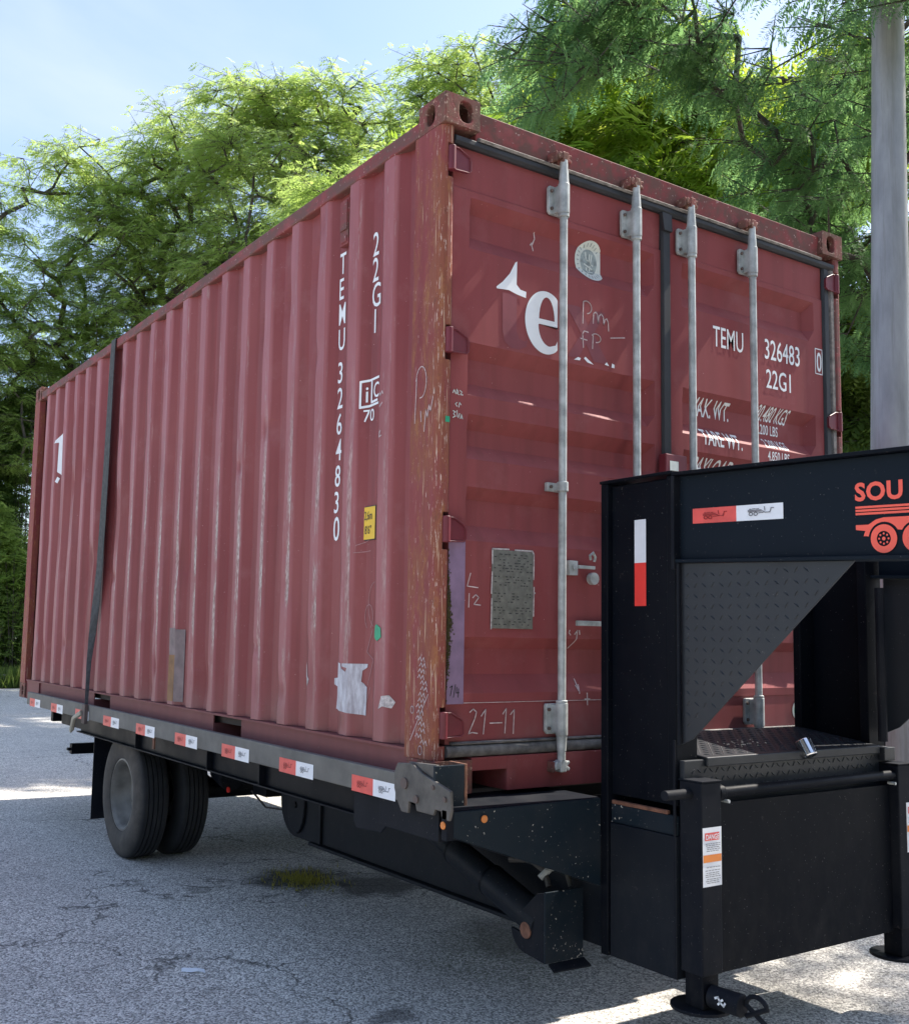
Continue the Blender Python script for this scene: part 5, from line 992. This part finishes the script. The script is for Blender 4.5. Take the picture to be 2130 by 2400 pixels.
tree('tree_of_heaven', 'tall slender compound-leaved tree right of the near container corner', (8.0, 13.5, GZ), (8.1, 12.6, 4.0),
     [(7.3, 9.6, 8.0, 0.8, 0.8, 1.0), (7.6, 9.8, 6.6, 1.2, 1.1, 1.2), (7.0, 10.4, 6.9, 1.0, 1.0, 1.0), (8.4, 9.6, 5.6, 1.2, 1.2, 1.2)], 130, 24, T_AIL, 0.60, 'leafb', GR, trunk_r=0.12, twig=0.6, hang=0.4, tint0=0.66)
tree('tree_of_heaven', 'shaded green tree filling the gap between container and pole', (14.0, 8.0, GZ), (13.6, 7.4, 2.4),
     [(12.0, 6.6, 5.0, 1.4, 1.4, 1.2), (12.4, 6.4, 3.3, 1.3, 1.3, 1.0), (12.0, 6.6, 2.0, 1.4, 1.4, 1.0), (13.4, 5.6, 3.6, 1.4, 1.4, 1.6), (13.6, 5.4, 6.2, 1.6, 1.6, 1.4), (13.6, 6.2, 1.2, 1.4, 1.3, 0.9), (11.4, 5.2, 5.2, 1.0, 1.0, 1.2), (11.0, 5.8, 3.9, 1.0, 1.0, 0.9)], 330, 24, T_AIL, 0.5, 'leafu', GR, trunk_r=0.2, twig=0.6, hang=0.4, tint0=0.5)
# the near honey locust whose drooping sprays hang in from the upper right
tree('honey_locust', 'near dark honey locust with feathery sprays hanging over the pole', (9.8, 1.0, GZ), (9.4, 1.3, 3.2),
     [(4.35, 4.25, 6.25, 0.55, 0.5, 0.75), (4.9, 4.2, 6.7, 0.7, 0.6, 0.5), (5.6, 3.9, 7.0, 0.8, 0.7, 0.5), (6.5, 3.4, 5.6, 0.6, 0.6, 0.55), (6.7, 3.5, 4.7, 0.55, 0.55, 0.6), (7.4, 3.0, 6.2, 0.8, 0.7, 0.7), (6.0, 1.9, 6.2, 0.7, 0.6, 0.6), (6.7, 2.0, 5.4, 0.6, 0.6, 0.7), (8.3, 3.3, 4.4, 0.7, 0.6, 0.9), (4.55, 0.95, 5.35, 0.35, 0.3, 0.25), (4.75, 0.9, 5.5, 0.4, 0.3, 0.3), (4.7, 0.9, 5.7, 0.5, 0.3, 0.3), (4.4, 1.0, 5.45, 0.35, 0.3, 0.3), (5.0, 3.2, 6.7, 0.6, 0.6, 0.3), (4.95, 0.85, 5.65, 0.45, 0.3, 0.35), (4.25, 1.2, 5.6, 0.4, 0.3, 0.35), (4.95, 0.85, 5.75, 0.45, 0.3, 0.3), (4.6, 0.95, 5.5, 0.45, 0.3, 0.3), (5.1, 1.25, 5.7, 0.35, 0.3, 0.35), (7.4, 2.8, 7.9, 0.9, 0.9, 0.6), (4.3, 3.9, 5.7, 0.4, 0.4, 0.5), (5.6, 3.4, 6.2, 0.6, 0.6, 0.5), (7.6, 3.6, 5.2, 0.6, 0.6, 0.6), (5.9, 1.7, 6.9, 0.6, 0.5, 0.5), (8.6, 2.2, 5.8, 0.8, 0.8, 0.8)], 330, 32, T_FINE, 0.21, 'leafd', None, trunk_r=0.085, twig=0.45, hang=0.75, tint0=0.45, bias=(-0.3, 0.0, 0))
# more crowns to the right, outside and at the edge of the picture: they shade the lot
tree('honey_locust', 'honey locust far right with sky showing through, behind the pole', (12.5, -0.5, GZ), (12.2, 0.0, 3.5),
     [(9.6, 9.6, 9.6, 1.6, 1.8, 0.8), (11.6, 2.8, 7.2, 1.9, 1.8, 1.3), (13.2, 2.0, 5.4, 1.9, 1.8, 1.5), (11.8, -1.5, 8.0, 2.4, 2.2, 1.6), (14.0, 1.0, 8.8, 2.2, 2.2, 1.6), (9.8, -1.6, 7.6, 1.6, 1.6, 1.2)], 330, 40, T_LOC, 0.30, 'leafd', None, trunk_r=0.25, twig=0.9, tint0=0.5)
# unseen wood added behind the camera to darken reflections and shade the front
n = 17000; wx = RNG.uniform(-5, 19, n); wz = GZ + 11 * RNG.random(n) ** 0.8; wy = -13 - RNG.random(n) * 2.5 - 2.0 * np.sin(wx * 0.6 + wz * 0.4); a = RNG.random(n) * 6.28
wl2 = RNG.random(n) < 0.42; wx = np.where(wl2, -15 - RNG.random(n) * 2.5, wx); wy = np.where(wl2, RNG.uniform(-14, 1, n), wy); wz = np.where(wl2, GZ + (wz - GZ) * np.clip(1.05 - (wy + 14) / 15 * 0.8, 0.2, 0.75), wz)
wd_ = leaf_mesh('added_shade_wood', T_AIL, np.stack([wx, wy, wz], 1), np.stack([np.cos(a), np.sin(a), np.full(n, -0.3)], 1), RNG.uniform(0.8, 1.4, n), np.clip(RNG.normal(0.4, 0.2, n), 0, 1), RNG.normal(0, 0.5, (n, 3)))
wd_.materials.append(M['leafu']); o = bpy.data.objects.new('added_shade_wood', wd_); C.objects.link(o); o['kind'] = 'stuff'; o['label'] = 'unseen mass of leaves added behind the viewer to darken reflections and front faces'; o['category'] = 'added_shade_wood'
# undergrowth along the far kerb
def thicket(name, label, cat, x0, x1, y0, y1, hfun, n, size, mat, tmpl=T_AIL, tint0=0.45, grp=None, up=0.1):
    t_ = thing(name, label, cat, ((x0 + x1) / 2, (y0 + y1) / 2, GZ), grp); pos = []; d = []; s = []; ti = []
    lm = MB()
    for i in range(n):
        x = RNG.uniform(x0, x1); yy = RNG.uniform(y0, y1); h = hfun(x, yy) * RNG.random() ** 0.7; a = RNG.random() * 6.28; pos.append([x, yy, GZ + 0.05 + h]); d.append([math.cos(a), math.sin(a) - 0.4, up + RNG.normal(0, 0.35)]); s.append(size * RNG.uniform(0.6, 1.3)); ti.append(tint0 + 0.2 * math.sin(x * 2.1 + h * 1.7) + RNG.normal(0, 0.1))
        if i % 40 == 0: lm.cyl((x, yy, GZ), (x + RNG.normal(0, .2), yy, GZ + h), 0.02, 5, 0.008, caps=False)
    lm.build('stem', 'bark', t_); put_mesh('foliage', leaf_mesh('foliage', tmpl, np.array(pos), np.array(d), np.array(s), np.array(ti), RNG.normal(0, 0.5, (n, 3))), mat, t_)
GU = 'shrubs along the far kerb'
thicket('shrub', 'tall dark overgrown shrub at the left picture edge', 'shrub', 2.0, 4.6, 25.8, 28.0, lambda x, y: 7.2 + 1.0 * math.sin(x * 1.7), 12000, 0.40, 'leafu', T_LOC, 0.4, GU)
thicket('shrub', 'brighter leafy shrub between the left edge and the container corner', 'shrub', 3.0, 5.6, 24.9, 26.4, lambda x, y: 4.0 + 0.9 * math.sin(x * 2.3), 7000, 0.34, 'leaf', T_LOC, 0.35, GU)
thicket('shrub', 'shrub hidden mostly behind the container end', 'shrub', 5.4, 9.0, 24.6, 27.0, lambda x, y: 4.6, 4000, 0.4, 'leafu', T_LOC, 0.4, GU)
thicket('shrub', 'low shrub dotted with pale blossom right of the trailer toolbox', 'shrub', 7.3, 9.6, 2.3, 3.6, lambda x, y: 0.55 + 0.12 * math.sin(x * 5), 1500, 0.16, 'leaf', T_LOC, 0.55, None)
fm = MB()
for i in range(70):
    x = RNG.uniform(7.3, 9.4); yy = RNG.uniform(2.25, 3.2); z = GZ + 0.45 + RNG.normal(0, 0.1); r_ = RNG.uniform(0.015, 0.035); fm.add([(x + r_, yy, z), (x - r_, yy, z), (x, yy + r_, z), (x, yy - r_, z), (x, yy, z + r_), (x, yy, z - r_)], [(0, 2, 4), (2, 1, 4), (1, 3, 4), (3, 0, 4), (2, 0, 5), (1, 2, 5), (3, 1, 5), (0, 3, 5)])
sh = [o for o in bpy.data.objects if o.name.startswith('shrub') and 'blossom' in o.get('label', '')][0]
o = fm.build('blossom', 'flower', sh); o['kind'] = 'stuff'
# grass along the kerb
def blades(name, n, fx, hgt, mat, kind_label=None):
    v = np.zeros((n, 3, 3)); 
    for i in range(n):
        x, yy = fx(); h = hgt * RNG.uniform(0.5, 1.3); a = RNG.random() * 6.28; w = 0.012 * hgt / 0.3 + 0.002; lean = RNG.normal(0, 0.25 * h, 2); v[i] = [(x - w * math.cos(a), yy - w * math.sin(a), GZ), (x + w * math.cos(a), yy + w * math.sin(a), GZ), (x + lean[0], yy + lean[1], GZ + h)]
    me = bpy.data.meshes.new(name); me.from_pydata(v.reshape(-1, 3).tolist(), [], [(3 * i, 3 * i + 1, 3 * i + 2) for i in range(n)]); at = me.attributes.new('tint', 'FLOAT', 'POINT'); at.data.foreach_set('value', np.repeat(np.clip(RNG.normal(0.5, 0.25, n), 0, 1), 3).astype(np.float32)); me.materials.append(M[mat]); o = bpy.data.objects.new(name, me); C.objects.link(o); o['kind'] = 'stuff'; return o
gr = blades('grass', 14000, lambda: (lambda x: (x, 26.6 - 0.038 * (x + 80) * 1.0 + 0.35 + abs(RNG.normal(0, 0.9)) - (0.0)))(RNG.uniform(-2, 8)), 0.45, 'grass'); gr['label'] = 'rough green grass along the far kerb'; gr['category'] = 'grass'
def weed_xy():
    a = RNG.random() * 6.28; r_ = abs(RNG.normal(0, 1)); return 0.80 + 0.115 * r_ * math.cos(a), 2.50 + 0.16 * r_ * math.sin(a)
wd = blades('weeds', 900, weed_xy, 0.028, 'weed'); wd['label'] = 'yellow-green weeds sprouting from a damp stain on the asphalt beside the trailer'; wd['category'] = 'weeds'
# kerb: individual stones
ks = thing('kerb', 'weathered pale concrete kerb at the far left edge of the lot', 'kerb', (2.0, 23.6, GZ))
for i in range(9):
    x = -1.5 + i * 1.0; yy = 24.9 - (x - 2) * 0.17 * (1 if x > -9 else 0); MB().box(x, x + 0.96, yy - 0.09, yy + 0.09, GZ, GZ + 0.14).build('kerb_stone', 'stone', ks, 0.02)
MB().box(3.35, 3.95, 24.0, 24.3, GZ, GZ + 0.32).build('broken_block', 'stone', ks, 0.05)
# litter
lt = MB(); lt.add([(-0.475, 1.30, 0.004), (-0.40, 1.235, 0.004), (-0.40, 1.27, 0.018), (-0.46, 1.325, 0.016), (-0.36, 1.20, 0.012), (-0.36, 1.235, 0.020), (-0.31, 1.155, 0.004), (-0.305, 1.19, 0.016), (-0.44, 1.30, 0.002), (-0.33, 1.20, 0.002)], [(0, 1, 2, 3), (1, 4, 5, 2), (4, 6, 7, 5), (3, 2, 8), (2, 5, 9, 8), (5, 7, 9)])
lt.v = [(-0.36 + (a + 0.39) * 0.48, 1.235 + (b - 1.245) * 0.48, GZ + c) for a, b, c in lt.v]; o = lt.build('litter', 'wtape', None); tag(o, 'small crushed silvery scrap lying on the open asphalt', 'litter')
